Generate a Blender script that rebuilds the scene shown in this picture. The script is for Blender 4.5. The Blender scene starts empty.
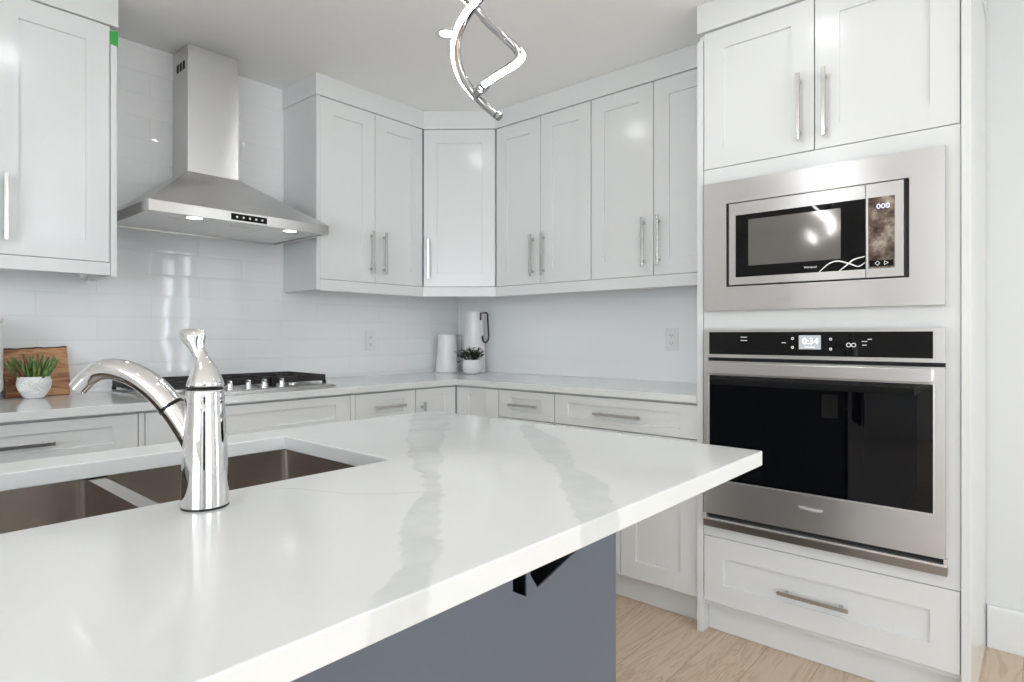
import bpy, bmesh, math, random
from mathutils import Vector, Matrix
random.seed(7)
PI = math.pi
S = bpy.context.scene
C = S.collection

# ------------------------------------------------------------------ camera
YAW = math.atan2(533.0, 608.2)            # heading of the view, measured from +X
CAM_H = 1.15
cd = bpy.data.cameras.new('camera')
cd.sensor_width = 36.0
cd.lens = 608.2 / 1024 * 36
cd.shift_y = -5.7 / 1024
cd.clip_start = 0.02
cam = bpy.data.objects.new('camera', cd)
C.objects.link(cam)
cam.location = (0, 0, CAM_H)
cam.rotation_euler = (PI / 2, 0, YAW - PI / 2)
S.camera = cam

# ------------------------------------------------------------------ world, lights, exposure
S.view_settings.view_transform = 'Standard'
S.view_settings.look = 'None'
S.view_settings.gamma = 1.0
S.view_settings.use_curve_mapping = False
S.view_settings.exposure = 0.19
S.cycles.max_bounces = 10
S.cycles.diffuse_bounces = 6
S.cycles.glossy_bounces = 6
S.cycles.caustics_reflective = False
S.cycles.caustics_refractive = False

W = bpy.data.worlds.new('world')
S.world = W
W.use_nodes = True
wb = W.node_tree.nodes['Background']
wb.inputs[0].default_value = (0.80, 0.90, 1.0, 1)
wb.inputs[1].default_value = 1.8


def area_light(name, loc, rot, sx, sy, power, col=(1, 1, 1), shape='RECTANGLE'):
    l = bpy.data.lights.new(name, 'AREA')
    l.shape = shape
    l.size = sx
    if shape == 'RECTANGLE':
        l.size_y = sy
    l.energy = power
    l.color = col
    o = bpy.data.objects.new(name, l)
    C.objects.link(o)
    o.location = loc
    o.rotation_euler = rot
    return o


DAY = (0.875, 0.95, 1.0)
# daylight through the windows of the open-plan room behind the camera, plus an added left fill
area_light('daylight', (0.0, -3.36, 1.30), (PI / 2, 0, 0), 1.9, 2.1, 32, DAY)
area_light('daylight', (2.92, -2.27, 1.15), (PI / 2, 0, PI / 2), 0.34, 1.9, 15, DAY)
area_light('daylight', (2.92, -1.68, 1.15), (PI / 2, 0, PI / 2), 0.24, 1.9, 11, DAY)
area_light('daylight', (-3.56, -1.05, 1.50), (PI / 2, 0, -PI / 2), 2.8, 1.6, 76, DAY)  # unseen left window light, added and sited to fill the oven-wall fronts

# sun added to bounce light off the living-area floor up to the ceiling
sl = bpy.data.lights.new('bounce_sun', 'SUN')
sl.energy = 10.0
sl.color = (0.93, 0.97, 1.0)
sl.angle = 0.05
so_ = bpy.data.objects.new('bounce_sun', sl)
C.objects.link(so_)
so_.rotation_euler = (math.radians(38), 0, 0)

# ------------------------------------------------------------------ materials


def lin(c):
    return tuple((x / 12.92 if x <= 0.04045 else ((x + 0.055) / 1.055) ** 2.4) for x in c)


def rgb(r, g, b):
    return lin((r / 255, g / 255, b / 255)) + (1,)


def mat(name, col, rough=0.5, metal=0.0, spec=0.5, coat=0.0, emit=None, estr=0.0, aniso=0.0):
    m = bpy.data.materials.new(name)
    m.use_nodes = True
    b = m.node_tree.nodes['Principled BSDF']
    b.inputs['Base Color'].default_value = col
    b.inputs['Roughness'].default_value = rough
    b.inputs['Metallic'].default_value = metal
    b.inputs['Specular IOR Level'].default_value = spec
    b.inputs['Coat Weight'].default_value = coat
    b.inputs['Coat Roughness'].default_value = 0.05
    if aniso:
        b.inputs['Anisotropic'].default_value = aniso
    if emit:
        b.inputs['Emission Color'].default_value = emit
        b.inputs['Emission Strength'].default_value = estr
    return m


class N:
    """small node-tree helper"""

    def __init__(self, m):
        self.t = m.node_tree
        self.b = self.t.nodes['Principled BSDF']

    def n(self, typ, **kw):
        x = self.t.nodes.new(typ)
        for k, v in kw.items():
            setattr(x, k, v)
        return x

    def l(self, a, b):
        self.t.links.new(a, b)

    def math(self, op, a, b=None, c=None):
        x = self.n('ShaderNodeMath', operation=op)
        for i, v in enumerate((a, b, c)):
            if v is None:
                continue
            if isinstance(v, (int, float)):
                x.inputs[i].default_value = v
            else:
                self.l(v, x.inputs[i])
        return x.outputs[0]

    def noise(self, vec, scale, detail=3, rough=0.5, dist=0.0):
        x = self.n('ShaderNodeTexNoise')
        x.inputs['Scale'].default_value = scale
        x.inputs['Detail'].default_value = detail
        x.inputs['Roughness'].default_value = rough
        x.inputs['Distortion'].default_value = dist
        self.l(vec, x.inputs['Vector'])
        return x

    def mapping(self, vec, scale=(1, 1, 1), loc=(0, 0, 0)):
        x = self.n('ShaderNodeMapping')
        x.inputs['Scale'].default_value = scale
        x.inputs['Location'].default_value = loc
        self.l(vec, x.inputs['Vector'])
        return x.outputs[0]

    def mix(self, fac, a, b):
        x = self.n('ShaderNodeMix', data_type='RGBA')
        for s, v in ((0, fac), (6, a), (7, b)):
            if isinstance(v, (int, float)):
                x.inputs[s].default_value = v
            elif isinstance(v, tuple):
                x.inputs[s].default_value = v
            else:
                self.l(v, x.inputs[s])
        return x.outputs[2]

    def ramp(self, fac, stops, interp='LINEAR'):
        x = self.n('ShaderNodeValToRGB')
        r = x.color_ramp
        r.interpolation = interp
        while len(r.elements) < len(stops):
            r.elements.new(0.5)
        for e, (p, c) in zip(r.elements, stops):
            e.position = p
            e.color = c if isinstance(c, tuple) else (c, c, c, 1)
        self.l(fac, x.inputs[0])
        return x.outputs[0]

    def bump(self, h, strength, dist=0.01):
        x = self.n('ShaderNodeBump')
        x.inputs['Strength'].default_value = strength
        x.inputs['Distance'].default_value = dist
        self.l(h, x.inputs['Height'])
        self.l(x.outputs[0], self.b.inputs['Normal'])


def obj_coord(h):
    return h.n('ShaderNodeTexCoord').outputs['Object']


def painted(name, col, rough, scale=160, st=0.03):
    m = mat(name, col, rough)
    h = N(m)
    v = obj_coord(h)
    nz = h.noise(v, scale, 2)
    h.bump(nz.outputs[0], st, 0.002)
    return m


def steel(name, col, rough, axis=0, aniso=0.0):
    """brushed stainless steel, grain along one object axis"""
    m = mat(name, col, rough, 1.0, aniso=aniso)
    h = N(m)
    if aniso:
        tg = h.n('ShaderNodeTangent', direction_type='RADIAL', axis='Z')
        h.l(tg.outputs[0], h.b.inputs['Tangent'])
        h.b.inputs['Anisotropic Rotation'].default_value = 0.25
    v = obj_coord(h)
    sc = [420, 420, 420]
    sc[axis] = 2.5
    nz = h.noise(h.mapping(v, tuple(sc)), 1.0, 3)
    r = h.ramp(nz.outputs[0], [(0.3, rough * 0.985), (0.7, rough * 1.015)])
    h.l(r, h.b.inputs['Roughness'])
    if not aniso:
        h.bump(nz.outputs[0], 0.05, 0.001)
    return m


M = {}
M['cabinet'] = painted('white_cabinet_paint', (0.725, 0.737, 0.737, 1), 0.20, 90, 0.012)
M['trim'] = painted('white_trim_paint', (0.725, 0.737, 0.737, 1), 0.35, 90, 0.015)
M['wall'] = painted('white_wall_paint', (0.875, 0.885, 0.885, 1), 0.55)
M['charcoal'] = painted('charcoal_panel_paint', (0.02, 0.02, 0.022, 1), 0.4)
M['reflection_steel'] = steel('steel_darkened_as_reflection', (0.34, 0.31, 0.29, 1), 0.3, 0, 0.7)  # vent strip steel, the floor's dark reflection put into its base colour
M['grey_wall'] = painted('pale_grey_wall_paint', (0.68, 0.695, 0.70, 1), 0.55)
M['splash'] = painted('glossy_white_backsplash', (0.89, 0.90, 0.90, 1), 0.16, 60, 0.01)
M['ceiling'] = painted('ceiling_paint', (0.92, 0.925, 0.925, 1), 0.8, 220, 0.08)
M['steel'] = steel('brushed_stainless_steel', (0.63, 0.625, 0.62, 1), 0.33, 0, 0.7)
M['steel_x'] = steel('brushed_stainless_steel_across', (0.72, 0.71, 0.70, 1), 0.32, 0, 0.9)
M['steel_z'] = steel('brushed_stainless_steel_upright', (0.66, 0.65, 0.64, 1), 0.29, 0, 0.95)
M['sink_steel'] = steel('sink_steel', (0.56, 0.515, 0.475, 1), 0.22, 1, 0.3)
M['filter'] = steel('filter_steel', (0.78, 0.77, 0.76, 1), 0.42, 1)
M['nickel'] = mat('satin_nickel', (0.60, 0.59, 0.58, 1), 0.24, 1.0)
M['chrome'] = mat('polished_chrome', (0.70, 0.70, 0.71, 1), 0.035, 1.0)
M['pendant_chrome'] = mat('pendant_chrome', (0.42, 0.42, 0.43, 1), 0.08, 1.0)
M['black_glass'] = mat('black_glass', (0.003, 0.003, 0.0035, 1), 0.03, 0, 0.24)
M['oven_glass'] = mat('dark_oven_glass', (0.002, 0.002, 0.0025, 1), 0.02, 0, 0.4)
M['black_plastic'] = mat('black_plastic', (0.006, 0.006, 0.006, 1), 0.35, 0, 0.3)
M['seam'] = mat('dark_seam', (0.01, 0.01, 0.01, 1), 0.7)
M['iron'] = painted('cast_iron', (0.012, 0.010, 0.010, 1), 0.55, 300, 0.15)
M['knob'] = mat('pale_metal_knob', (0.82, 0.82, 0.83, 1), 0.22, 0.75)
M['ceramic'] = mat('white_ceramic', (0.84, 0.84, 0.83, 1), 0.28)
M['matte_ceramic'] = mat('white_textured_ceramic', (0.80, 0.80, 0.80, 1), 0.5)
M['wire'] = mat('dark_bronze_wire', (0.05, 0.04, 0.035, 1), 0.35, 0.8)
M['grey_wire'] = mat('grey_wire', (0.35, 0.34, 0.33, 1), 0.35, 0.9)
M['soil'] = painted('soil', (0.02, 0.014, 0.01, 1), 0.9, 200, 0.5)
M['plate'] = mat('outlet_plastic', (0.78, 0.785, 0.78, 1), 0.35)
M['slot'] = mat('outlet_slot', (0.06, 0.06, 0.06, 1), 0.6)
M['tape'] = mat('green_tape', rgb(60, 165, 75), 0.6)
M['white_mark'] = mat('white_print', (0.85, 0.85, 0.85, 1), 0.4, emit=(1, 1, 1, 1), estr=0.0)
M['grey_mark'] = mat('engraved_print', (0.85, 0.85, 0.84, 1), 0.25, 0.6)
M['lit'] = mat('lit_display', (0.4, 0.42, 0.45, 1), 0.2, emit=(0.62, 0.66, 0.74, 1), estr=0.25)
M['lit_text'] = mat('lit_digits', (1, 1, 1, 1), 0.3, emit=(0.9, 0.93, 1, 1), estr=0.9)
M['lit_blue'] = mat('lit_blue_digits', (0.6, 0.65, 0.9, 1), 0.3, emit=(0.62, 0.66, 1, 1), estr=1.0)
M['led'] = mat('led_diffuser', (1, 1, 1, 1), 0.4, emit=(0.97, 0.985, 1, 1), estr=44.0)
M['lamp'] = mat('downlight_lens', (1, 1, 1, 1), 0.4, emit=(1, 0.985, 0.96, 1), estr=6.0)
M['hood_lamp'] = mat('hood_lamp_lens', (1, 1, 1, 1), 0.4, emit=(1, 0.97, 0.92, 1), estr=3.0)

# island paint: dark blue grey
M['island'] = painted('slate_blue_paint', rgb(98, 106, 119), 0.22, 120, 0.015)

# microwave window: grey mirrored glass with fine vertical screen lines
m = mat('microwave_window_glass', (0.20, 0.19, 0.18, 1), 0.10, 0.75)
h = N(m)
v = obj_coord(h)
w = h.n('ShaderNodeTexWave', wave_type='BANDS', bands_direction='Y')
w.inputs['Scale'].default_value = 45
h.l(v, w.inputs['Vector'])
h.l(h.ramp(w.outputs[0], [(0.0, (0.16, 0.15, 0.145, 1)), (1.0, (0.22, 0.21, 0.2, 1))]), h.b.inputs['Base Color'])
M['mw_window'] = m

# microwave keypad: smoky brown mirrored film with random mottling
m = mat('smoky_keypad', (0.2, 0.17, 0.14, 1), 0.16, 0.8)
h = N(m)
v = obj_coord(h)
nz = h.noise(v, 26, 4, 0.6)
h.l(h.ramp(nz.outputs[0], [(0.35, (0.07, 0.05, 0.04, 1)), (0.52, (0.22, 0.17, 0.135, 1)), (0.7, (0.55, 0.49, 0.42, 1))]),
    h.b.inputs['Base Color'])
M['keypad'] = m

# quartz worktop with two broad grey veins that wander across the island


def quartz(name, veins):
    m = mat(name, (0.72, 0.725, 0.72, 1), 0.10, 0, 0.5)
    h = N(m)
    v = obj_coord(h)
    sep = h.n('ShaderNodeSeparateXYZ')
    h.l(v, sep.inputs[0])
    base = (0.72, 0.73, 0.725, 1)
    fine = h.noise(v, 3.0, 5, 0.6)
    col = h.ramp(fine.outputs[0], [(0.35, (0.70, 0.71, 0.705, 1)), (0.65, base)])
    # wobble
    n1 = h.noise(v, 9.0, 5, 0.62)
    n2 = h.noise(h.mapping(v, (1, 1, 1), (3.7, 1.2, 0.4)), 30.0, 4, 0.6)
    tone = h.noise(h.mapping(v, (1, 1, 1), (1.7, 5.2, 0.4)), 14.0, 4, 0.6)
    mask = None
    for (axis, a0, a1, pts, wob) in veins:
        src = sep.outputs[axis]
        oth = sep.outputs[1 - axis]
        f = h.math('DIVIDE', h.math('SUBTRACT', src, a0), a1 - a0)
        ctr = h.ramp(f, [((p[0] - a0) / (a1 - a0), (p[1] + 1.0) / 4.0) for p in pts], 'LINEAR')
        wid = h.ramp(f, [((p[0] - a0) / (a1 - a0), p[2]) for p in pts], 'LINEAR')
        c = h.math('SUBTRACT', h.math('MULTIPLY', ctr, 4.0), 1.0)
        wobn = h.math('MULTIPLY', h.math('SUBTRACT', n1.outputs[0], 0.5), wob)
        d = h.math('ABSOLUTE', h.math('ADD', h.math('SUBTRACT', oth, c), wobn))
        edge = h.math('ADD', wid, h.math('MULTIPLY', h.math('SUBTRACT', n2.outputs[0], 0.5), wob * 0.35))
        k = h.n('ShaderNodeMapRange', interpolation_type='SMOOTHSTEP')
        h.l(h.math('SUBTRACT', edge, d), k.inputs[0])
        k.inputs[1].default_value = -0.002
        k.inputs[2].default_value = 0.008
        mk = k.outputs[0]
        mask = mk if mask is None else h.math('MAXIMUM', mask, mk)
    if mask is not None:
        vein = h.ramp(tone.outputs[0], [(0.3, (0.56, 0.575, 0.565, 1)), (0.5, (0.61, 0.625, 0.615, 1)), (0.7, (0.66, 0.67, 0.665, 1))])
        col = h.mix(h.math('MULTIPLY', mask, 0.95), col, vein)
    h.l(col, h.b.inputs['Base Color'])
    return m


VEINS = [
    (1, 0.3, 1.7, [(0.35, 0.26, 0.03), (0.455, 0.365, 0.038), (0.50, 0.42, 0.024), (0.557, 0.470, 0.030), (0.62, 0.535, 0.034),
                   (0.69, 0.605, 0.022), (0.75, 0.655, 0.018), (0.947, 0.815, 0.046), (1.14, 0.99, 0.07), (1.36, 1.19, 0.075), (1.6, 1.4, 0.07)], 0.07),
    (1, 0.3, 1.7, [(0.35, 0.60, 0.03), (0.43, 0.665, 0.045), (0.52, 0.765, 0.055), (0.626, 0.865, 0.028), (0.79, 1.03, 0.055), (0.98, 1.18, 0.035), (1.2, 1.45, 0.02)], 0.07),
    (0, 0.0, 1.0, [(0.2, 1.05, 0.001), (0.44, 0.93, 0.003), (0.486, 0.866, 0.006), (0.521, 0.777, 0.007), (0.56, 0.733, 0.006), (0.61, 0.70, 0.006), (0.64, 0.69, 0.0), (0.9, 0.6, -0.05)], 0.02),
]
M['quartz'] = quartz('veined_white_quartz', VEINS)
M['quartz_wall'] = quartz('white_quartz', [(0, 1.6, 2.9, [(1.7, 2.7, 0.004), (2.1, 2.78, 0.008), (2.5, 2.55, 0.006), (2.8, 2.6, 0.01)], 0.06)])

# glossy white tile in running bond with pillowed faces
m = mat('glossy_white_tile', (0.80, 0.81, 0.81, 1), 0.045, 0, 0.5)
h = N(m)
v = obj_coord(h)
sep = h.n('ShaderNodeSeparateXYZ')
h.l(v, sep.inputs[0])
cmb = h.n('ShaderNodeCombineXYZ')
h.l(h.math('SUBTRACT', sep.outputs[0], 0.566 - 4.1), cmb.inputs[0])
h.l(h.math('SUBTRACT', sep.outputs[2], 0.931 - 0.985), cmb.inputs[1])
br = h.n('ShaderNodeTexBrick', offset=0.5, offset_frequency=2)
br.inputs['Scale'].default_value = 1.0
br.inputs['Brick Width'].default_value = 0.41
br.inputs['Row Height'].default_value = 0.0985
br.inputs['Mortar Size'].default_value = 0.0016
br.inputs['Mortar Smooth'].default_value = 0.4
br.inputs['Color1'].default_value = (0.85, 0.86, 0.86, 1)
br.inputs['Color2'].default_value = (0.87, 0.88, 0.88, 1)
br.inputs['Mortar'].default_value = (0.82, 0.83, 0.83, 1)
h.l(cmb.outputs[0], br.inputs['Vector'])
h.l(br.outputs['Color'], h.b.inputs['Base Color'])
br2 = h.n('ShaderNodeTexBrick', offset=0.5, offset_frequency=2)
for k_, v_ in (('Scale', 1.0), ('Brick Width', 0.41), ('Row Height', 0.0985), ('Mortar Size', 0.012), ('Mortar Smooth', 1.0)):
    br2.inputs[k_].default_value = v_
h.l(cmb.outputs[0], br2.inputs['Vector'])
wav = h.noise(v, 5.0, 1)
hh = h.math('SUBTRACT', h.math('MULTIPLY', wav.outputs[0], 1.2), h.math('ADD', h.math('MULTIPLY', br2.outputs['Fac'], 0.5), br.outputs['Fac']))
h.bump(hh, 0.4, 0.0022)
M['tile'] = m

# light oak plank floor
m = mat('light_oak_planks', rgb(190, 165, 140), 0.38, 0, 0.4)
h = N(m)
v = obj_coord(h)
sep = h.n('ShaderNodeSeparateXYZ')
h.l(v, sep.inputs[0])
cmb = h.n('ShaderNodeCombineXYZ')
h.l(h.math('ADD', sep.outputs[0], 9.0), cmb.inputs[0])
h.l(h.math('ADD', sep.outputs[1], 8.01 - 1.124), cmb.inputs[1])
br = h.n('ShaderNodeTexBrick', offset=0.37, offset_frequency=3)
for k_, v_ in (('Scale', 1.0), ('Brick Width', 6.0), ('Row Height', 0.178), ('Mortar Size', 0.0012), ('Mortar Smooth', 0.2), ('Bias', 0.0)):
    br.inputs[k_].default_value = v_
br.inputs['Color1'].default_value = (0, 0, 0, 1)
br.inputs['Color2'].default_value = (1, 1, 1, 1)
br.inputs['Mortar'].default_value = (0.5, 0.5, 0.5, 1)
h.l(cmb.outputs[0], br.inputs['Vector'])
off = h.n('ShaderNodeVectorMath', operation='MULTIPLY')
h.l(br.outputs['Color'], off.inputs[0])
off.inputs[1].default_value = (7, 9, 0)
add = h.n('ShaderNodeVectorMath', operation='ADD')
h.l(v, add.inputs[0])
h.l(off.outputs[0], add.inputs[1])
g1 = h.noise(h.mapping(add.outputs[0], (1.1, 9, 1)), 1.6, 5, 0.55, 0.8)
rings = h.math('FRACT', h.math('MULTIPLY', g1.outputs[0], 9.0))
g2 = h.noise(h.mapping(add.outputs[0], (5, 160, 1)), 1.0, 3, 0.6)
wood = h.ramp(rings, [(0.0, rgb(188, 163, 137)), (0.22, rgb(208, 187, 164)), (0.75, rgb(215, 195, 173)), (1.0, rgb(188, 163, 137))])
wood = h.mix(h.math('MULTIPLY', g2.outputs[0], 0.35), wood, rgb(186, 164, 142))
tint = h.mix(h.math('MULTIPLY', h.math('SUBTRACT', 1.0, br.outputs['Color']), 0.25), wood, rgb(190, 170, 149))
fin = h.mix(br.outputs['Fac'], tint, rgb(150, 128, 107))
h.l(fin, h.b.inputs['Base Color'])
h.bump(h.math('SUBTRACT', h.math('MULTIPLY', g2.outputs[0], 0.15), br.outputs['Fac']), 0.25, 0.002)
M['floor'] = m

# board of warm live-edge wood
m = mat('acacia_wood', rgb(170, 115, 75), 0.45)
h = N(m)
v = obj_coord(h)
g = h.noise(h.mapping(v, (2.0, 8, 14)), 1.6, 5, 0.55, 1.6)
b2 = h.noise(h.mapping(v, (6, 40, 90)), 1.0, 3, 0.6)
wd = h.ramp(g.outputs[0], [(0.34, rgb(110, 64, 38)), (0.44, rgb(172, 112, 70)), (0.53, rgb(212, 162, 112)), (0.64, rgb(168, 108, 68))])
wd = h.mix(h.math('MULTIPLY', b2.outputs[0], 0.35), wd, rgb(140, 88, 55))
h.l(wd, h.b.inputs['Base Color'])
M['board'] = m
M['bark'] = painted('dark_bark', rgb(70, 46, 34), 0.8, 120, 0.5)

# leaves


def leafmat(name, c1, c2, rough):
    m = mat(name, c1, rough)
    h = N(m)
    v = obj_coord(h)
    nz = h.noise(v, 40, 2)
    h.l(h.ramp(nz.outputs[0], [(0.35, c1), (0.65, c2)]), h.b.inputs['Base Color'])
    return m


M['succulent'] = leafmat('succulent_green', rgb(66, 104, 48), rgb(140, 165, 96), 0.45)
M['red_tip'] = leafmat('red_leaf_tip', rgb(85, 60, 40), rgb(120, 80, 55), 0.5)
M['herb'] = leafmat('dark_herb_green', rgb(28, 42, 26), rgb(58, 72, 44), 0.4)

# ------------------------------------------------------------------ mesh helpers


class MB:
    def __init__(self):
        self.bm = bmesh.new()

    def box(self, x0, x1, y0, y1, z0, z1):
        bm = self.bm
        vs = [bm.verts.new(p) for p in ((x0, y0, z0), (x1, y0, z0), (x1, y1, z0), (x0, y1, z0),
                                        (x0, y0, z1), (x1, y0, z1), (x1, y1, z1), (x0, y1, z1))]
        for f in ((0, 3, 2, 1), (4, 5, 6, 7), (0, 1, 5, 4), (1, 2, 6, 5), (2, 3, 7, 6), (3, 0, 4, 7)):
            bm.faces.new([vs[i] for i in f])
        return self

    def prism(self, poly, z0, z1):
        """poly: xy outline, extruded in z"""
        return self.extrude([(x, y, z0) for x, y in poly], (0, 0, z1 - z0))

    def extrude(self, pts, vec):
        bm = self.bm
        a = [bm.verts.new(p) for p in pts]
        d = Vector(vec)
        b = [bm.verts.new(Vector(p) + d) for p in pts]
        n = len(pts)
        fs = [bm.faces.new(a), bm.faces.new(b)]
        for i in range(n):
            fs.append(bm.faces.new((a[i], a[(i + 1) % n], b[(i + 1) % n], b[i])))
        bmesh.ops.recalc_face_normals(bm, faces=fs)
        return self

    def loft(self, rings, cap=True, closed=True):
        bm = self.bm
        R = [[bm.verts.new(p) for p in r] for r in rings]
        n = len(R[0])
        fs = []
        for i in range(len(R) - 1):
            for j in range(n if closed else n - 1):
                fs.append(bm.faces.new((R[i][j], R[i][(j + 1) % n], R[i + 1][(j + 1) % n], R[i + 1][j])))
        if cap and closed:
            fs.append(bm.faces.new(R[0]))
            fs.append(bm.faces.new(R[-1]))
        bmesh.ops.recalc_face_normals(bm, faces=fs)
        return self

    def lathe(self, prof, c=(0, 0, 0), seg=40, cap=True):
        """prof: (radius, z) pairs"""
        rings = [[(c[0] + r * math.cos(2 * PI * j / seg), c[1] + r * math.sin(2 * PI * j / seg), c[2] + z) for j in range(seg)]
                 for r, z in prof]
        return self.loft(rings, cap)

    def tube(self, pts, rad, seg=12, cap=True):
        """round tube along a polyline; rad: number or list"""
        P = [Vector(p) for p in pts]
        n = len(P)
        rings = []
        up = None
        for i in range(n):
            t = (P[min(i + 1, n - 1)] - P[max(i - 1, 0)]).normalized()
            if up is None:
                up = Vector((0, 0, 1)) if abs(t.z) < 0.9 else Vector((1, 0, 0))
            up = (up - t * up.dot(t)).normalized()
            s = t.cross(up)
            r = rad[i] if isinstance(rad, (list, tuple)) else rad
            rings.append([P[i] + (up * math.cos(2 * PI * j / seg) + s * math.sin(2 * PI * j / seg)) * r for j in range(seg)])
        return self.loft(rings, cap)

    def cyl(self, c, r, axis, length, seg=28):
        a = Vector(c)
        b = a + Vector(axis).normalized() * length
        return self.tube([a, b], r, seg)

    def build(self, name, material, parent=None, bevel=0.0, smooth=None, bseg=2, loc=None):
        me = bpy.data.meshes.new(name)
        self.bm.normal_update()
        self.bm.to_mesh(me)
        self.bm.free()
        if smooth:
            for p in me.polygons:
                p.use_smooth = True
            me.set_sharp_from_angle(angle=math.radians(smooth))
        me.materials.append(material)
        o = bpy.data.objects.new(name, me)
        C.objects.link(o)
        if parent:
            o.parent = parent
        if loc:
            o.location = loc
        if bevel:
            b = o.modifiers.new('bevel', 'BEVEL')
            b.width = bevel
            b.segments = bseg
            b.limit_method = 'ANGLE'
            b.angle_limit = math.radians(40)
        return o


def smoothcurve(pts, n=8):
    """Catmull-Rom through the points"""
    P = [Vector(p) for p in pts]
    P = [P[0] * 2 - P[1]] + P + [P[-1] * 2 - P[-2]]
    out = []
    for i in range(1, len(P) - 2):
        for k in range(n):
            t = k / n
            a, b, c, d = P[i - 1], P[i], P[i + 1], P[i + 2]
            out.append(0.5 * (2 * b + (c - a) * t + (2 * a - 5 * b + 4 * c - d) * t * t + (3 * b - a - 3 * c + d) * t ** 3))
    out.append(P[-2])
    return out


def thing(name, label, cat, loc=(0, 0, 0), rotz=0.0, group=None):
    o = bpy.data.objects.new(name, None)
    o.empty_display_size = 0.1
    C.objects.link(o)
    o.location = loc
    o.rotation_euler = (0, 0, rotz)
    o['label'] = label
    o['category'] = cat
    if group:
        o['group'] = group
    return o


def tag(o, label, cat, group=None):
    o['label'] = label
    o['category'] = cat
    if group:
        o['group'] = group
    return o


def struct(o):
    o['kind'] = 'structure'
    return o


def text_mesh(name, txt, size, material, parent, loc, rot, depth=0.0004, sx=1.0):
    cu = bpy.data.curves.new(name, 'FONT')
    cu.body = txt
    cu.size = size
    cu.align_x = 'CENTER'
    cu.align_y = 'CENTER'
    cu.extrude = depth
    tmp = bpy.data.objects.new(name, cu)
    C.objects.link(tmp)
    dg = bpy.context.evaluated_depsgraph_get()
    me = bpy.data.meshes.new_from_object(tmp.evaluated_get(dg))
    bpy.data.objects.remove(tmp)
    me.materials.clear()
    me.materials.append(material)
    o = bpy.data.objects.new(name, me)
    C.objects.link(o)
    o.parent = parent
    o.location = loc
    o.rotation_euler = rot
    o.scale = (sx, 1, 1)
    return o


# ------------------------------------------------------------------ room shell
YA, XB, ZC = 2.99, 2.857, 2.43          # cooktop wall, oven wall, ceiling
XL, YF = -3.5, -3.3                     # far walls of the open-plan room
struct(MB().box(XL - 0.1, XB + 0.1, YF - 0.1, YA + 0.1, -0.1, 0.0).build('floor', M['floor']))
struct(MB().box(XL - 0.1, XB + 0.1, YF - 0.1, YA + 0.1, ZC, ZC + 0.1).build('ceiling', M['ceiling']))
struct(MB().box(XL, XB, YA, YA + 0.1, 0, ZC).build('wall_back', M['tile']))
struct(MB().box(XB, XB + 0.1, YF, -2.45, 0, ZC).box(XB, XB + 0.1, -2.09, -1.81, 0, ZC).box(XB, XB + 0.1, -1.55, YA, 0, ZC).box(XB, XB + 0.1, -2.45, -2.09, 0, 0.18).box(XB, XB + 0.1, -2.45, -2.09, 2.12, ZC).box(XB, XB + 0.1, -1.81, -1.55, 0, 0.18).box(XB, XB + 0.1, -1.81, -1.55, 2.12, ZC).build('wall_right', M['grey_wall']))
tag(MB().box(XB - 0.0015, XB - 0.0001, 1.0225, YA - 0.001, 0.9145, 1.45).build('backsplash', M['splash']), 'plain glossy white backsplash behind the worktop on the oven side', 'backsplash')
# front wall with a wide window
f = MB()
OPEN = [(-0.95, 0.95, 0.25, 2.35)]
xs = [XL] + [x for o in OPEN for x in o[:2]] + [XB]
for i in range(0, len(xs), 2):
    f.box(xs[i], xs[i + 1], YF - 0.1, YF, 0, ZC)
for o in OPEN:
    f.box(o[0], o[1], YF - 0.1, YF, 0, o[2])
    f.box(o[0], o[1], YF - 0.1, YF, o[3], ZC)
struct(f.build('wall_front', M['wall']))
f = MB()
f.box(XL - 0.1, XL, YF, -2.45, 0, ZC).box(XL - 0.1, XL, 0.35, YA, 0, ZC).box(XL - 0.1, XL, -2.45, 0.35, 0, 0.7).box(XL - 0.1, XL, -2.45, 0.35, 2.3, ZC)
struct(f.build('wall_left', M['wall']))


def window_frame(k, along_x, a0, a1, z0, z1, pos, bars):
    f = MB()
    w, d = 0.05, 0.05

    def b(u0, u1, v0, v1):
        if along_x:
            f.box(u0, u1, pos - d, pos, v0, v1)
        else:
            f.box(pos - d, pos, u0, u1, v0, v1)
    w = min(w, (a1 - a0) * 0.12)
    b(a0, a0 + w, z0, z1)
    b(a1 - w, a1, z0, z1)
    b(a0 + w, a1 - w, z0, z0 + w)
    b(a0 + w, a1 - w, z1 - w, z1)
    for i in range(1, bars):
        c = a0 + (a1 - a0) * i / bars
        b(c - w / 2, c + w / 2, z0 + w, z1 - w)
    return struct(f.build('window_%d' % k, M['trim'], bevel=0.003))


window_frame(1, True, -0.95, 0.95, 0.25, 2.35, YF - 0.005, 2)
struct(MB().box(-2.25, -1.2, YF + 0.001, YF + 0.045, 0.002, 2.1).build('dark_reflection_panel', M['charcoal'], bevel=0.004))  # unseen dark panel added for the dark streak mirrored in the faucet
window_frame(2, False, -2.45, -2.09, 0.18, 2.12, XB + 0.06, 1)
window_frame(3, False, -1.81, -1.55, 0.18, 2.12, XB + 0.06, 1)
window_frame(4, False, -2.45, 0.35, 0.7, 2.3, XL - 0.005, 3)  # frame of the added left window, out of view

bb = MB()
bb.extrude([(XB - 0.016, YF + 0.02, 0.001), (XB - 0.0005, YF + 0.02, 0.001), (XB - 0.0005, YF + 0.02, 0.155), (XB - 0.010, YF + 0.02, 0.155), (XB - 0.016, YF + 0.02, 0.145)],
           (0, 0.16 - YF - 0.02, 0))
struct(bb.build('baseboard_right', M['trim']))

# ------------------------------------------------------------------ cabinet pieces (local frame: x right, y into the cabinet, z up)
GAP = 0.0019


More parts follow.
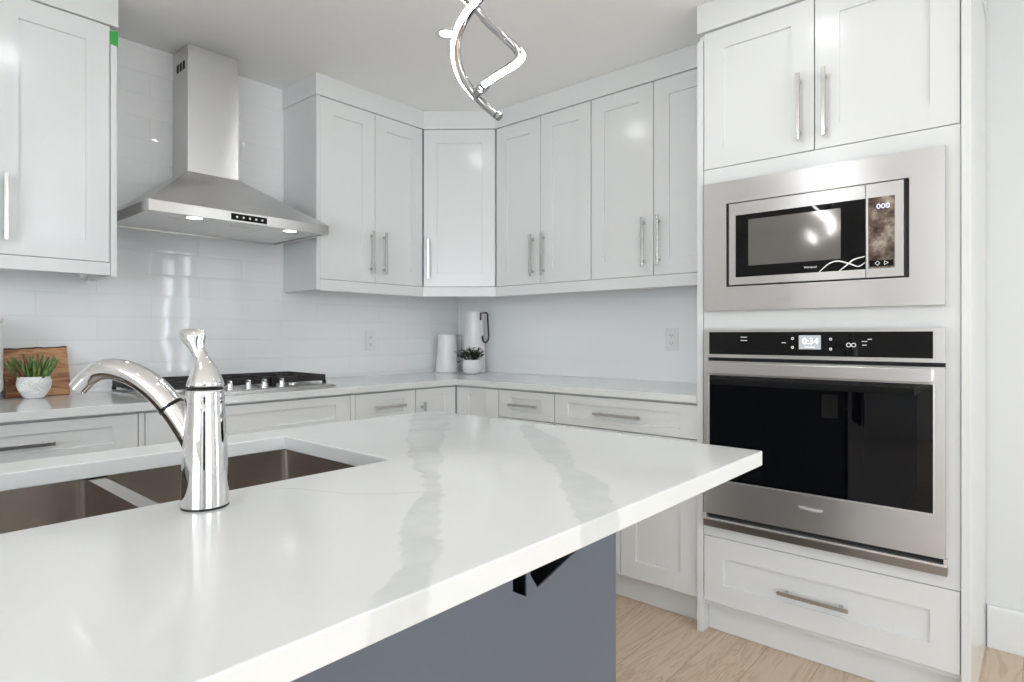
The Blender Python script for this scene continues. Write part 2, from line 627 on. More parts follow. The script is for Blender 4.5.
def shaker(name, parent, x0, x1, z0, z1, stile=0.075, rail=None, y=0.0, t=0.02, rec=0.008):
    """one framed door or drawer front with a sunk centre panel"""
    rail = rail or stile
    x0, x1, z0, z1 = x0 + GAP, x1 - GAP, z0 + GAP, z1 - GAP
    bm = bmesh.new()
    s = 0.0012
    a = [(x0, z0), (x1, z0), (x1, z1), (x0, z1)]
    b = [(x0 + stile, z0 + rail), (x1 - stile, z0 + rail), (x1 - stile, z1 - rail), (x0 + stile, z1 - rail)]
    c = [(x0 + stile + s, z0 + rail + s), (x1 - stile - s, z0 + rail + s), (x1 - stile - s, z1 - rail - s), (x0 + stile + s, z1 - rail - s)]
    e = 0.0015
    a1 = [(x0 + e, z0 + e), (x1 - e, z0 + e), (x1 - e, z1 - e), (x0 + e, z1 - e)]
    L = [[bm.verts.new((p[0], yy, p[1])) for p in q] for q, yy in ((a, y + t), (a, y + e), (a1, y), (b, y), (c, y + rec))]
    for r, q in zip(L[:-1], L[1:]):
        for i in range(4):
            bm.faces.new((r[i], r[(i + 1) % 4], q[(i + 1) % 4], q[i]))
    bm.faces.new(L[-1])
    bm.faces.new(L[0][::-1])
    bmesh.ops.recalc_face_normals(bm, faces=bm.faces)
    mb = MB()
    mb.bm.free()
    mb.bm = bm
    return mb.build(name, M['cabinet'], parent)


def pull(parent, cx, cz, length, vertical, y=0.0, material=None):
    """flat bar pull on two square posts"""
    m = MB()
    w, t, st = 0.0125, 0.009, 0.024
    hl = length / 2

    def b(u0, u1, y0, y1, v0, v1):
        if vertical:
            m.box(cx + v0, cx + v1, y0, y1, cz + u0, cz + u1)
        else:
            m.box(cx + u0, cx + u1, y0, y1, cz + v0, cz + v1)
    b(-hl, hl, y - st - t, y - st, -w / 2, w / 2)
    for s in (-1, 1):
        u = s * (hl - 0.026)
        b(u - 0.006, u + 0.006, y - st, y - 0.0002, -w / 2 + 0.0005, w / 2 - 0.0005)
    return m.build('handle', material or M['nickel'], parent, bevel=0.0012)


def back_rot():
    return 0.0


RB = -PI / 2      # cabinets on the oven wall face -X


def body(parent, name, boxes, material=None, bevel=0.001):
    m = MB()
    for b in boxes:
        m.box(*b)
    return m.build(name, material or M['cabinet'], parent, bevel=bevel)


# ---------------- upper cabinets, cooktop wall (door front at Y=2.67)
UY, UX = 2.67, 2.545
UZ0, UZ1 = 1.426, 2.325
DEP = YA - UY - 0.004

t = thing('upper_cabinet', 'white two-door wall cabinet left of the range hood, cut by the left edge', 'cabinet', (0.028, UY, 0))
body(t, 'carcass', [(0.0, 0.704, 0.025, DEP, UZ0 + 0.004, UZ1)])
body(t, 'side_panel', [(0.705, 0.726, 0.0, DEP, 1.374, 2.30), (0.705, 0.726, 0.03, DEP, 2.30, 2.326)])
for x0, x1, hx in ((0.0, 0.352, 0.32), (0.352, 0.704, 0.392)):
    d = shaker('door', t, x0, x1, UZ0, UZ1)
    pull(d, hx, 1.587, 0.228, True)

t = thing('upper_cabinet', 'white two-door wall cabinet just right of the range hood', 'cabinet', (1.601, UY, 0))
body(t, 'carcass', [(0.02, 0.672, 0.025, DEP, UZ0 + 0.004, UZ1)])
body(t, 'side_panel', [(0.0, 0.0185, 0.0, DEP, 1.374, 2.326)])
for x0, x1, hx in ((0.0185, 0.346, 0.318), (0.346, 0.673, 0.398)):
    d = shaker('door', t, x0, x1, UZ0, UZ1)
    pull(d, hx, 1.585, 0.226, True)

# diagonal corner cabinet
cA, cB = Vector((2.2765, UY, 0)), Vector((UX, 2.353, 0))
ang = math.atan2((cB - cA).y, (cB - cA).x)
dl = (cB - cA).length
t = thing('corner_upper_cabinet', 'white diagonal corner wall cabinet with one door, above the two pitchers', 'cabinet', cA, ang)
inv = Matrix.Rotation(-ang, 3, 'Z')
nrm = Vector((math.cos(ang + PI / 2), math.sin(ang + PI / 2), 0)) * 0.021
poly = []
for p in (cA + nrm, cB + nrm, Vector((XB - 0.004, 2.353, 0)), Vector((XB - 0.004, YA - 0.004, 0)), Vector((2.2765, YA - 0.004, 0))):
    q = inv @ (p - cA)
    poly.append((q.x, q.y))
MB().prism(poly, UZ0 + 0.004, UZ1).build('carcass', M['cabinet'], t, bevel=0.001)
d = shaker('door', t, 0.002, dl - 0.002, UZ0, UZ1)
pull(d, 0.034, 1.585, 0.226, True)

BD = XB - UX - 0.004
t = thing('upper_cabinet', 'white two-door wall cabinet right of the diagonal corner cabinet', 'cabinet', (UX, 2.351, 0), RB)
body(t, 'carcass', [(0.001, 0.643, 0.025, BD, UZ0 + 0.004, UZ1)])
for x0, x1, hx in ((0.001, 0.323, 0.272), (0.323, 0.644, 0.347)):
    d = shaker('door', t, x0, x1, UZ0, UZ1)
    pull(d, hx, 1.58, 0.225, True)

t = thing('upper_cabinet', 'white two-door wall cabinet between its neighbour and the tall oven cabinet', 'cabinet', (UX, 1.7065, 0), RB)
body(t, 'carcass', [(0.001, 0.683, 0.025, BD, UZ0 + 0.004, UZ1)])
for x0, x1, hx in ((0.001, 0.3455, 0.2995), (0.3455, 0.684, 0.3765)):
    d = shaker('door', t, x0, x1, UZ0, UZ1)
    pull(d, hx, 1.584, 0.23, True)

# fascia up to the ceiling and light rails under the doors
f = 0.007
off = Vector((math.cos(ang - PI / 2), math.sin(ang - PI / 2))) * f


def run_outline(o):
    """front outline of the long upper run, offset outwards by o"""
    k = Vector((math.cos(ang - PI / 2), math.sin(ang - PI / 2)))
    d_ = Vector((math.cos(ang), math.sin(ang)))
    pa = Vector((cA.x, cA.y)) + k * o
    # intersect with Y=UY-o and X=UX-o
    t1 = ((UY - o) - pa.y) / d_.y
    t2 = ((UX - o) - pa.x) / d_.x
    return pa + d_ * t1, pa + d_ * t2


a1, a2 = run_outline(f)
m = MB().prism([(1.601 - f, UY - f), (a1.x, a1.y), (a2.x, a2.y), (UX - f, 1.022), (XB - 0.003, 1.022), (XB - 0.003, YA - 0.003), (1.601 - f, YA - 0.003)], 2.3256, ZC - 0.001)
tag(m.build('crown_molding', M['trim'], bevel=0.0008), 'flat white crown fascia running around the corner above the long row of wall cabinets', 'molding')
m = MB().box(0.02, 0.757, UY - f, YA - 0.003, 2.3265, ZC - 0.001)
tag(m.build('crown_molding', M['trim'], bevel=0.0015), 'flat white crown fascia above the wall cabinet left of the hood', 'molding')

a1, a2 = run_outline(0.0)
b1, b2 = run_outline(-0.02)
m = MB().prism([(1.621, UY), (a1.x, a1.y), (a2.x, a2.y), (UX, 1.024), (UX + 0.02, 1.024), (b2.x, b2.y), (b1.x, b1.y), (1.621, UY + 0.02)], 1.371, 1.4255)
tag(m.build('light_rail', M['trim'], bevel=0.001), 'white light rail under the long corner run of wall cabinets', 'molding')
m = MB().box(0.028, 0.7315, UY, UY + 0.02, 1.378, 1.4255)
tag(m.build('light_rail', M['trim'], bevel=0.001), 'white light rail under the wall cabinet at the left edge', 'molding')

# puck under the left cabinet
t = thing('under_cabinet_puck', 'tiny white puck under the left wall cabinet', 'puck light', (0.68, 2.80, 1.372))
MB().lathe([(0.012, 0.0), (0.014, 0.004), (0.014, 0.0575)], seg=20).build('body', M['plate'], t, smooth=40)

# green tape
tp = MB()
tp.loft([[(0.7292, UY - 0.0012, 2.306), (0.757, UY - 0.0012, 2.312), (0.7575, UY + 0.012, 2.311)],
         [(0.7288, UY - 0.0016, 2.285), (0.758, UY - 0.002, 2.287), (0.7582, UY + 0.013, 2.288)],
         [(0.731, UY - 0.0012, 2.257), (0.7565, UY - 0.0012, 2.253), (0.757, UY + 0.010, 2.254)]], closed=False)
o = tp.build('masking_tape', M['tape'])
sm = o.modifiers.new('thickness', 'SOLIDIFY')
sm.thickness = 0.0006
tag(o, 'torn bit of green masking tape on the top corner of the left wall cabinet', 'tape')

# ---------------- tall oven cabinet
TX, TY = 2.2566, 1.019
t = thing('tall_oven_cabinet', 'tall white built-in cabinet holding the microwave above the wall oven', 'cabinet', (TX, TY, 0), RB)
TD = XB - TX - 0.004
body(t, 'side_panel', [(0.0, 0.0235, 0.0, TD, 0.001, 2.29), (0.0, 0.0235, 0.022, TD, 2.29, 2.318)])
body(t, 'side_panel', [(0.8305, 0.854, -0.004, TD, 0.001, 2.318)])
FY = 0.004
face = MB()
face.box(0.026, 0.044, FY, FY + 0.02, 0.381, 1.786).box(0.788, 0.8285, FY, FY + 0.02, 0.381, 1.786)
face.box(0.044, 0.788, FY, FY + 0.02, 0.381, 0.43).box(0.044, 0.788, FY, FY + 0.02, 1.166, 1.258).box(0.044, 0.788, FY, FY + 0.02, 1.712, 1.786)
face.build('face_panel', M['cabinet'], t)
body(t, 'carcass', [(0.0245, 0.8295, 0.0245, 0.05, 1.77, 2.318), (0.0245, 0.8295, 0.0245, 0.05, 0.105, 0.42),
                    (0.0245, 0.8295, 0.58, TD, 0.105, 2.318), (0.0245, 0.8295, 0.051, 0.579, 0.105, 0.12),
                    (0.0245, 0.8295, 0.051, 0.579, 1.19, 1.205), (0.0245, 0.8295, 0.051, 0.579, 1.77, 1.785), (0.0245, 0.8295, 0.051, 0.579, 2.30, 2.318)])
body(t, 'toe_kick', [(0.0245, 0.8295, 0.055, 0.07, 0.001, 0.104)])
d = shaker('door', t, 0.0245, 0.422, 1.787, 2.317, y=FY)
pull(d, 0.376, 1.942, 0.23, True, y=FY)
d = shaker('door', t, 0.422, 0.829, 1.787, 2.317, y=FY)
pull(d, 0.457, 1.940, 0.23, True, y=FY)
d = shaker('drawer', t, 0.0245, 0.829, 0.125, 0.380, y=FY)
pull(d, 0.419, 0.2405, 0.226, False, y=FY)
MB().box(0.002, 0.858, -0.006, 0.02, 2.319, ZC - 0.001).box(0.001, 0.858, 0.0201, TD, 2.319, ZC - 0.001).build('crown', M['trim'], t, bevel=0.0015)

# ---------------- built-in microwave (local frame of the tall cabinet)


def L(Y):
    return TY - Y


mw = thing('microwave', 'built-in stainless steel microwave with wide trim frame above the oven', 'microwave', (TX, TY, 1.24), RB)
ZB = 1.24
yF = -0.016          # front of the trim


def zz(v):
    return v - ZB


fr = MB()
x0, x1, z0, z1 = L(0.986), L(0.227), zz(1.243), zz(1.726)
hx0, hx1, hz0, hz1 = L(0.897), L(0.318), zz(1.331), zz(1.642)
bm = fr.bm
for yy0, yy1 in ((yF, 0.0035),):
    fr.box(x0, x1, yy0, yy1, z0, hz0).box(x0, x1, yy0, yy1, hz1, z1).box(x0, hx0, yy0, yy1, hz0, hz1).box(hx1, x1, yy0, yy1, hz0, hz1)
bmesh.ops.remove_doubles(bm, verts=bm.verts, dist=1e-5)
fr.build('trim_frame', M['steel'], mw)
MB().box(0.05, 0.782, 0.03, 0.42, zz(1.262), zz(1.708)).build('housing', M['black_plastic'], mw)
MB().box(hx0 + 0.0005, hx1 - 0.0005, 0.002, 0.012, hz0 + 0.0005, hz1 - 0.0005).build('recess', M['black_plastic'], mw)
yD = -0.020          # front of the microwave itself
sx = L(0.437)
mx0, mx1, mz0, mz1 = L(0.885), L(0.332), zz(1.3365), zz(1.6375)
door = MB()
bx0, bx1, bz0, bz1 = L(0.861), L(0.438), zz(1.364), zz(1.593)
door.box(mx0, sx - 0.001, yD, 0.0015, mz0, bz0).box(mx0, sx - 0.001, yD, 0.0015, bz1, mz1).box(mx0, bx0, yD, 0.0015, bz0, bz1)
door_o = door.build('door', M['steel'], mw)
wx0, wx1, wz0, wz1 = L(0.815), L(0.510), zz(1.404), zz(1.573)
gl = MB().box(bx0, sx - 0.001, yD + 0.001, 0.001, bz0, wz0).box(bx0, sx - 0.001, yD + 0.001, 0.001, wz1, bz1)
gl.box(bx0, wx0, yD + 0.001, 0.001, wz0, wz1).box(wx1, sx - 0.001, yD + 0.001, 0.001, wz0, wz1)
gl.build('door_glass', M['black_glass'], door_o)
MB().box(wx0, wx1, yD + 0.0022, 0.001, wz0, wz1).build('window', M['mw_window'], door_o)
cp = MB()
cx0, cx1, cz0, cz1 = L(0.430), L(0.356), zz(1.364), zz(1.593)
cp.box(sx + 0.001, mx1, yD, 0.0015, mz0, cz0).box(sx + 0.001, mx1, yD, 0.0015, cz1, mz1).box(sx + 0.001, cx0, yD, 0.0015, cz0, cz1).box(cx1, mx1, yD, 0.0015, cz0, cz1)
cpo = cp.build('control_panel', M['steel'], mw)
MB().box(cx0, cx1, yD + 0.001, 0.001, cz0, cz1).build('keypad', M['keypad'], cpo)
FR = (PI / 2, 0, 0)   # text facing -y locally
text_mesh('display_digits', '000', 0.022, M['lit_blue'], cpo, (L(0.388), yD + 0.0006, zz(1.562)), FR, sx=1.15)
MB().box(cx0 + 0.004, cx1 - 0.004, yD + 0.0004, yD + 0.0009, cz0 + 0.006, cz0 + 0.026).build('button_bar', M['black_glass'], cpo)
text_mesh('button_marks', '◇  ▷', 0.016, M['white_mark'], cpo, (L(0.392), yD, cz0 + 0.016), FR)
text_mesh('logo_text', 'Whirlpool', 0.0098, M['white_mark'], door_o, (L(0.604), yD + 0.0006, zz(1.383)), FR)


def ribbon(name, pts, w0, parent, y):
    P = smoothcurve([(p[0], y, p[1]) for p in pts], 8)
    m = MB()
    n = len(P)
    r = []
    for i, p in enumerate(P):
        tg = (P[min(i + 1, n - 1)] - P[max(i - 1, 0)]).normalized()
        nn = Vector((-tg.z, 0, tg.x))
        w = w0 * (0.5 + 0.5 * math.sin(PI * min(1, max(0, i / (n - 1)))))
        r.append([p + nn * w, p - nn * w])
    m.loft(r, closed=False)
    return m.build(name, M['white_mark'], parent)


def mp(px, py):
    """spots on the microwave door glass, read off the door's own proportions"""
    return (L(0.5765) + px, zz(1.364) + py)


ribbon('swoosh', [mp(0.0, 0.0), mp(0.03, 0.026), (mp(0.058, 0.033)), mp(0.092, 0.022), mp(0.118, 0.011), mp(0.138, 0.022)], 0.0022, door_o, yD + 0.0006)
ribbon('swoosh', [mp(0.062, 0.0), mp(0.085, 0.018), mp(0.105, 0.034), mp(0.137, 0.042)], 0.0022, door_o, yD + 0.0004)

# ---------------- wall oven
ov = thing('wall_oven', 'black glass and stainless steel wall oven under the microwave', 'oven', (TX, TY, 0.43), RB)
ZB = 0.43
x0, x1 = L(0.983), L(0.226)
yO = -0.022
MB().box(0.052, 0.78, 0.03, 0.56, zz(0.435), zz(1.16)).build('housing', M['black_plastic'], ov)
cpm = MB()
px0, px1, pz0, pz1 = L(0.961), L(0.256), zz(1.079), zz(1.162)
cpm.box(x0, x1, yO, 0.0035, zz(1.0665), pz0).box(x0, x1, yO, 0.0035, pz1, zz(1.172)).box(x0, px0, yO, 0.0035, pz0, pz1).box(px1, x1, yO, 0.0035, pz0, pz1)
cpo = cpm.build('control_panel', M['steel'], ov)
MB().box(px0, px1, yO + 0.0008, 0.003, pz0, pz1).build('panel_glass', M['black_glass'], cpo)
yT = yO + 0.0004
MB().box(L(0.640), L(0.570), yT, yT + 0.0003, zz(1.102), zz(1.150)).build('display', M['lit'], cpo)
text_mesh('display_digits', '0:34', 0.030, M['lit_text'], cpo, (L(0.603), yT - 0.0002, zz(1.129)), FR)
MB().box(L(0.622), L(0.588), yT - 0.0002, yT, zz(1.109), zz(1.1105)).build('display_line', M['lit_text'], cpo)


def ring_mark(m, cx, cz, r, w=0.0012):
    n = 18
    m.loft([[(cx + rr * math.cos(2 * PI * i / n), yT, cz + rr * math.sin(2 * PI * i / n)) for i in range(n)] for rr in (r - w, r + w)], cap=False)


for dx in (0.0, 0.0145):
    ic = MB()
    ring_mark(ic, L(0.486) + dx, zz(1.118), 0.0062)
    ic.build('icon', M['white_mark'], cpo)
for Yp, zp in ((0.540, 1.137), (0.540, 1.104), (0.661, 1.139), (0.661, 1.108)):
    ic = MB()
    ring_mark(ic, L(Yp), zz(zp), 0.0035)
    ic.build('icon', M['white_mark'], cpo)
for Yp, zp, w in ((0.830, 1.143, 0.012), (0.830, 1.131, 0.012), (0.69, 1.124, 0.007), (0.44, 1.13, 0.008), (0.44, 1.118, 0.006), (0.425, 1.137, 0.006)):
    ic = MB().box(L(Yp) - w, L(Yp) + w, yT, yT + 0.0003, zz(zp) - 0.0012, zz(zp) + 0.0012)
    ic.build('icon', M['white_mark'], cpo)
MB().box(x0 + 0.012, x1 - 0.001, 0.0, 0.003, zz(1.052), zz(1.0665)).build('door_gap', M['seam'], ov)
# door
dz0, dz1 = zz(0.475), zz(1.053)
gx0, gx1, gz0, gz1 = L(0.960), L(0.256), zz(0.607), zz(1.000)
dm = MB()
dm.box(x0, x1, yO, 0.0, dz0, gz0).box(x0, x1, yO, 0.0, gz1, dz1).box(x0, gx0, yO, 0.0, gz0, gz1).box(gx1, x1, yO, 0.0, gz0, gz1)
dmo = dm.build('door', M['steel'], ov)
MB().box(gx0, gx1, yO + 0.0025, 0.0, gz0, gz1).build('door_glass', M['oven_glass'], dmo)
eb = MB()
e = 0.0038
eb.box(gx0, gx1, yO - 0.0008, yO + 0.0024, gz0 - e, gz0).box(gx0 - e, gx0, yO - 0.0008, yO + 0.0024, gz0 - e, gz1).box(gx1, gx1 + e, yO - 0.0008, yO + 0.0024, gz0 - e, gz1)
eb.build('glass_edging', M['knob'], dmo)
hb = MB().box(L(0.958), L(0.258), yO - 0.034, yO - 0.020, zz(1.006), zz(1.049))
hb.box(L(0.958), L(0.958) + 0.02, yO - 0.020, yO - 0.0001, zz(1.010), zz(1.045)).box(L(0.258) - 0.02, L(0.258), yO - 0.020, yO - 0.0001, zz(1.010), zz(1.045))
hb.build('handle', M['steel'], dmo, bevel=0.003)
text_mesh('logo_text', 'Whirlpool', 0.020, M['white_mark'], dmo, (L(0.602), yO - 0.0003, zz(0.556)), FR, sx=0.9)
# lower vent
MB().box(x0, x1 + 0.005, yO + 0.002, 0.0035, zz(0.4235), zz(0.4518)).build('vent_strip', M['reflection_steel'], ov)
lv = MB().box(x0, x1 + 0.005, yO - 0.006, 0.0035, zz(0.452), zz(0.459))
lv.box(x0, x0 + 0.012, yO - 0.004, 0.0035, zz(0.459), zz(0.4745)).box(x1 - 0.004, x1 + 0.005, yO - 0.004, 0.0035, zz(0.459), zz(0.4745))
lv.build('vent_trim', M['knob'], ov, bevel=0.001)
MB().box(x0 + 0.013, x1 - 0.005, 0.0, 0.003, zz(0.459), zz(0.4745)).build('vent_gap', M['seam'], ov)

# ---------------- base cabinets
CT, CB = 0.914, 0.884            # worktop top and underside
BZ0, BZ1 = 0.118, 0.876
BX, BY = 2.278, 2.400


def base_unit(label, loc, rot, w, dep, fronts, stile_w=0.0, name='base_cabinet'):
    t = thing(name, label, 'cabinet', loc, rot)
    body(t, 'carcass', [(0.0005, w - 0.0005, 0.025, dep, 0.112, CB - 0.002)])
    body(t, 'toe_kick', [(0.0, w, 0.06, 0.075, 0.001, 0.111)])
    for kind, x0, x1, z0, z1, hd in fronts:
        st = 0.075
        rl = 0.075 if kind == 'door' or z1 - z0 > 0.2 else 0.036
        d = shaker(kind, t, x0, x1, z0, z1, stile=st, rail=rl)
        if hd:
            pull(d, hd[0], hd[1], hd[2], hd[3])
    return t


AD = YA - BY - 0.004
DZ = 0.737
t = base_unit('white base cabinet with a drawer under the cutting board at the left edge', (-0.004, BY, 0), 0, 0.7485, AD,
              [('drawer', 0.0, 0.748, DZ + 0.005, BZ1, (0.39, 0.806, 0.226, False)), ('drawer', 0.0, 0.748, 0.43, DZ, (0.39, 0.66, 0.226, False)), ('drawer', 0.0, 0.748, BZ0, 0.43, (0.39, 0.35, 0.226, False))])
t = base_unit('white base cabinet with a wide blank drawer front below the gas cooktop', (0.745, BY, 0), 0, 0.8925, AD,
              [('drawer', 0.0195, 0.868, DZ, BZ1, None), ('door', 0.0195, 0.4435, BZ0, DZ, (0.41, 0.6, 0.2, True)), ('door', 0.4435, 0.868, BZ0, DZ, (0.48, 0.6, 0.2, True))])
body(t, 'filler', [(0.0, 0.0185, 0.001, 0.02, BZ0, BZ1)])
body(t, 'filler', [(0.869, 0.8925, 0.001, 0.02, BZ0, BZ1)])
t = base_unit('narrow white base cabinet with one drawer just right of the cooktop', (1.638, BY, 0), 0, 0.3595, AD,
              [('drawer', 0.0, 0.359, DZ, BZ1, (0.186, 0.806, 0.185, False)), ('door', 0.0, 0.359, BZ0, DZ, (0.04, 0.6, 0.2, True))])
# blind corner unit with two doors meeting in the corner
t = thing('corner_base_cabinet', 'white inside-corner base cabinet with two doors meeting below the two pitchers', 'cabinet', (1.998, BY, 0))
ox, oy = 1.998, BY
MB().prism([(0.0, 0.021), (BX + 0.021 - ox, 0.021), (BX + 0.021 - ox, 2.0885 - oy), (XB - 0.004 - ox, 2.0885 - oy), (XB - 0.004 - ox, YA - 0.004 - oy), (0.0, YA - 0.004 - oy)],
           0.112, CB - 0.002).build('carcass', M['cabinet'], t, bevel=0.001)
d = shaker('door', t, 0.0, BX - ox - 0.001, BZ0, BZ1, stile=0.07, rail=0.036)
pull(d, 0.038, 0.715, 0.19, True)
d = shaker('door', t, 0.0, 2.398 - 2.0885, BZ0, BZ1, stile=0.09, rail=0.036)
d.rotation_euler = (0, 0, RB)
d.location = (BX - ox, 2.397 - oy, 0)
body(t, 'toe_kick', [(0.0, BX + 0.06 - ox, 0.06, 0.075, 0.001, 0.111), (BX + 0.06 - ox, BX + 0.075 - ox, 2.0885 - oy, 0.06, 0.001, 0.111)])

BDp = XB - BX - 0.004
base_unit('white base cabinet with one narrow drawer, right of the inside corner', (BX, 2.0865, 0), RB, 0.3535, BDp,
          [('drawer', 0.0, 0.353, DZ, BZ1, (0.177, 0.806, 0.18, False)), ('door', 0.0, 0.353, BZ0, DZ, (0.04, 0.6, 0.2, True))])
base_unit('white base cabinet with a wide drawer over two doors, beside the tall oven cabinet', (BX, 1.7325, 0), RB, 0.7105, BDp,
          [('drawer', 0.0, 0.7095, DZ, BZ1, (0.349, 0.804, 0.235, False)), ('door', 0.0, 0.3545, BZ0, DZ, (0.31, 0.6, 0.2, True)), ('door', 0.3545, 0.7095, BZ0, DZ, (0.39, 0.6, 0.2, True))])

# worktop along both walls
m = MB().prism([(-0.02, 2.379), (2.259, 2.379), (2.259, 1.0215), (XB - 0.002, 1.0215), (XB - 0.002, YA - 0.002), (-0.02, YA - 0.002)], CB, CT)
tag(m.build('worktop', M['quartz_wall'], bevel=0.002), 'white quartz L-shaped worktop running along both walls under the wall cabinets', 'countertop')

# ---------------- island
IX0, IX1, IY0, IY1 = -1.05, 1.272, 0.434, 1.447
SX0, SX1, SY0, SY1 = -0.06, 0.718, 0.935, 1.335
g = MB()
gx = [IX0, SX0, SX1, IX1]
gy = [IY0, SY0, SY1, IY1]
bm = g.bm
vt = {}
for i, x in enumerate(gx):
    for j, y in enumerate(gy):
        for k, z in enumerate((CB, CT)):
            vt[i, j, k] = bm.verts.new((x, y, z))
for i in range(3):
    for j in range(3):
        if i == 1 and j == 1:
            continue
        for k in (0, 1):
            bm.faces.new((vt[i, j, k], vt[i + 1, j, k], vt[i + 1, j + 1, k], vt[i, j + 1, k]))
for i in range(3):
    for j in (0, 3):
        bm.faces.new((vt[i, j, 0], vt[i + 1, j, 0], vt[i + 1, j, 1], vt[i, j, 1]))
        bm.faces.new((vt[j, i, 0], vt[j, i + 1, 0], vt[j, i + 1, 1], vt[j, i, 1]))
for (a, b) in (((1, 1), (2, 1)), ((2, 1), (2, 2)), ((2, 2), (1, 2)), ((1, 2), (1, 1))):
    bm.faces.new((vt[a + (0,)], vt[b + (0,)], vt[b + (1,)], vt[a + (1,)]))
bmesh.ops.recalc_face_normals(bm, faces=bm.faces)
tag(g.build('island_worktop', M['quartz'], bevel=0.0022, bseg=3), 'white quartz island top with grey veins and a sink cut-out', 'countertop')

PY = 0.72
isl = thing('kitchen_island', 'slate blue-grey island base under the veined white top', 'kitchen island', (0, PY, 0))
top = CB - 0.002
out = [(-0.95, 0.002), (1.174, 0.002), (1.174, top), (1.10, top), (1.10, 0.731), (1.021, 0.709), (0.895, 0.674), (0.874, 0.703), (0.872, top),
       (0.863, top), (0.863, 0.667), (0.824, 0.689), (0.822, top), (-0.95, top)]
MB().extrude([(x, 0.0, z) for x, z in out], (0, 0.004, 0)).build('front_panel', M['island'], isl)
body(isl, 'end_panel', [(1.154, 1.174, 0.0205, 0.70, 0.002, top)], M['island'])
body(isl, 'end_panel', [(-0.95, -0.93, 0.0205, 0.70, 0.002, top)], M['island'])
body(isl, 'back_panel', [(-0.93, 1.154, 0.68, 0.70, 0.11, top), (-0.93, 1.154, 0.62, 0.63, 0.002, 0.11)], M['island'])
body(isl, 'base_panel', [(-0.93, 1.154, 0.0205, 0.68, 0.11, 0.128)], M['island'])

# outlet on the island end facing the oven


def outlet(label, loc, rotz, name='wall_outlet'):
    t = thing(name, label, 'outlet', loc, rotz)
    MB().box(-0.036, 0.036, -0.006, -0.0005, -0.058, 0.058).build('cover_plate', M['plate'], t, bevel=0.003, bseg=3)
    for s in (-1, 1):
        sk = MB().extrude([(0.0165 * math.cos(a_) * (1.0), -0.0075, s * 0.0195 + max(-0.0125, min(0.0125, 0.0165 * math.sin(a_)))) for a_ in [2 * PI * i / 24 for i in range(24)]], (0, 0.0014, 0)).build('socket', M['plate'], t)
        sl = MB()
        for dx in (-0.006, 0.006):
            sl.box(dx - 0.001, dx + 0.001, -0.0079, -0.0074, s * 0.0195 - 0.001, s * 0.0195 + 0.007)
        sl.box(-0.002, 0.002, -0.0079, -0.0074, s * 0.0195 - 0.0085, s * 0.0195 - 0.0045)
        sl.build('slots', M['slot'], sk)
    return t


outlet('white outlet on the tiled wall between the cooktop and the pitchers', (2.143, YA, 1.117), 0)
outlet('white outlet on the plain wall beside the tall oven cabinet', (XB, 1.424, 1.129), RB)
outlet('white outlet on the island end, seen mirrored in the oven door', (1.174, 0.802, 0.80), PI / 2)

# ---------------- sink
sk = thing('kitchen_sink', 'stainless steel undermount double-bowl sink in the island', 'sink', (0, 0, CB))


def basin(x0, x1, y0, y1, depth, r=0.016):
    def rr(inset, z, rad):
        pts = []
        X0, X1, Y0, Y1 = x0 + inset, x1 - inset, y0 + inset, y1 - inset
        for cx, cy, a0 in ((X1 - rad, Y1 - rad, 0), (X0 + rad, Y1 - rad, 90), (X0 + rad, Y0 + rad, 180), (X1 - rad, Y0 + rad, 270)):
            for k in range(7):
                a_ = math.radians(a0 + 15 * k)
                pts.append((cx + rad * math.cos(a_), cy + rad * math.sin(a_), z))
        return pts
    m = MB()
    rings = [rr(0, -0.001, r), rr(0.001, -depth + 0.02, r), rr(0.004, -depth + 0.008, r), rr(0.014, -depth, r)]
    m.loft(rings, cap=False)
    last = rings[-1]
    bmv = m.bm
    bmv.verts.ensure_lookup_table()
    bmv.faces.new(bmv.verts[-len(last):])
    bmesh.ops.recalc_face_normals(bmv, faces=bmv.faces)
    bmesh.ops.reverse_faces(bmv, faces=bmv.faces)
    return m.build('bowl', M['sink_steel'], sk, smooth=35)


for a, b in ((-0.068, 0.328), (0.358, 0.728)):
    bw = basin(a, b, 0.925, 1.345, 0.21)
    MB().lathe([(0.001, -0.204), (0.03, -0.2035), (0.042, -0.205), (0.044, -0.209)], ((a + b) / 2, 1.2, 0), 32).build('drain', M['chrome'], bw, smooth=40)
fl = MB().box(0.3285, 0.3575, 0.925, 1.345, -0.012, -0.0015)
for b in ((-0.09, -0.0685, 0.905, 1.365), (0.7285, 0.75, 0.905, 1.365), (-0.068, 0.728, 0.905, 0.9245), (-0.068, 0.728, 1.3455, 1.365)):
    fl.box(b[0], b[1], b[2], b[3], -0.003, -0.0005)
fl.build('rim', M['sink_steel'], sk, bevel=0.001)

# ---------------- faucet
FX, FYc = 0.353, 0.874
fc = thing('kitchen_faucet', 'polished chrome single-lever faucet arching over the island sink', 'faucet', (FX, FYc, CT))
PXM = 0.842 / 608.2                     # metres per picture pixel at the faucet
side = Vector((-math.sin(YAW), math.cos(YAW), 0))   # towards the sink


def fz(y):
    """height over the worktop of a row read on the faucet's own axis"""
    return CAM_H - (y - 335.3) * PXM - CT


fzb = 0.0
MB().lathe([(0.0304, 0.0), (0.0306, 0.002), (0.0304, 0.003)], seg=48).build('base_ring', M['black_plastic'], fc, smooth=40)
MB().lathe([(0.0306, 0.0031), (0.0303, 0.02), (0.0286, 0.073), (0.0264, 0.111), (0.0249, 0.142), (0.0247, 0.1425), (0.0247, 0.1435), (0.0250, 0.144), (0.0245, 0.1585), (0.0234, 0.161)], seg=56).build('column', M['chrome'], fc, smooth=30)
MB().lathe([(0.0233, 0.1605), (0.0233, 0.1635)], seg=48).build('seam_ring', M['black_plastic'], fc, smooth=40)
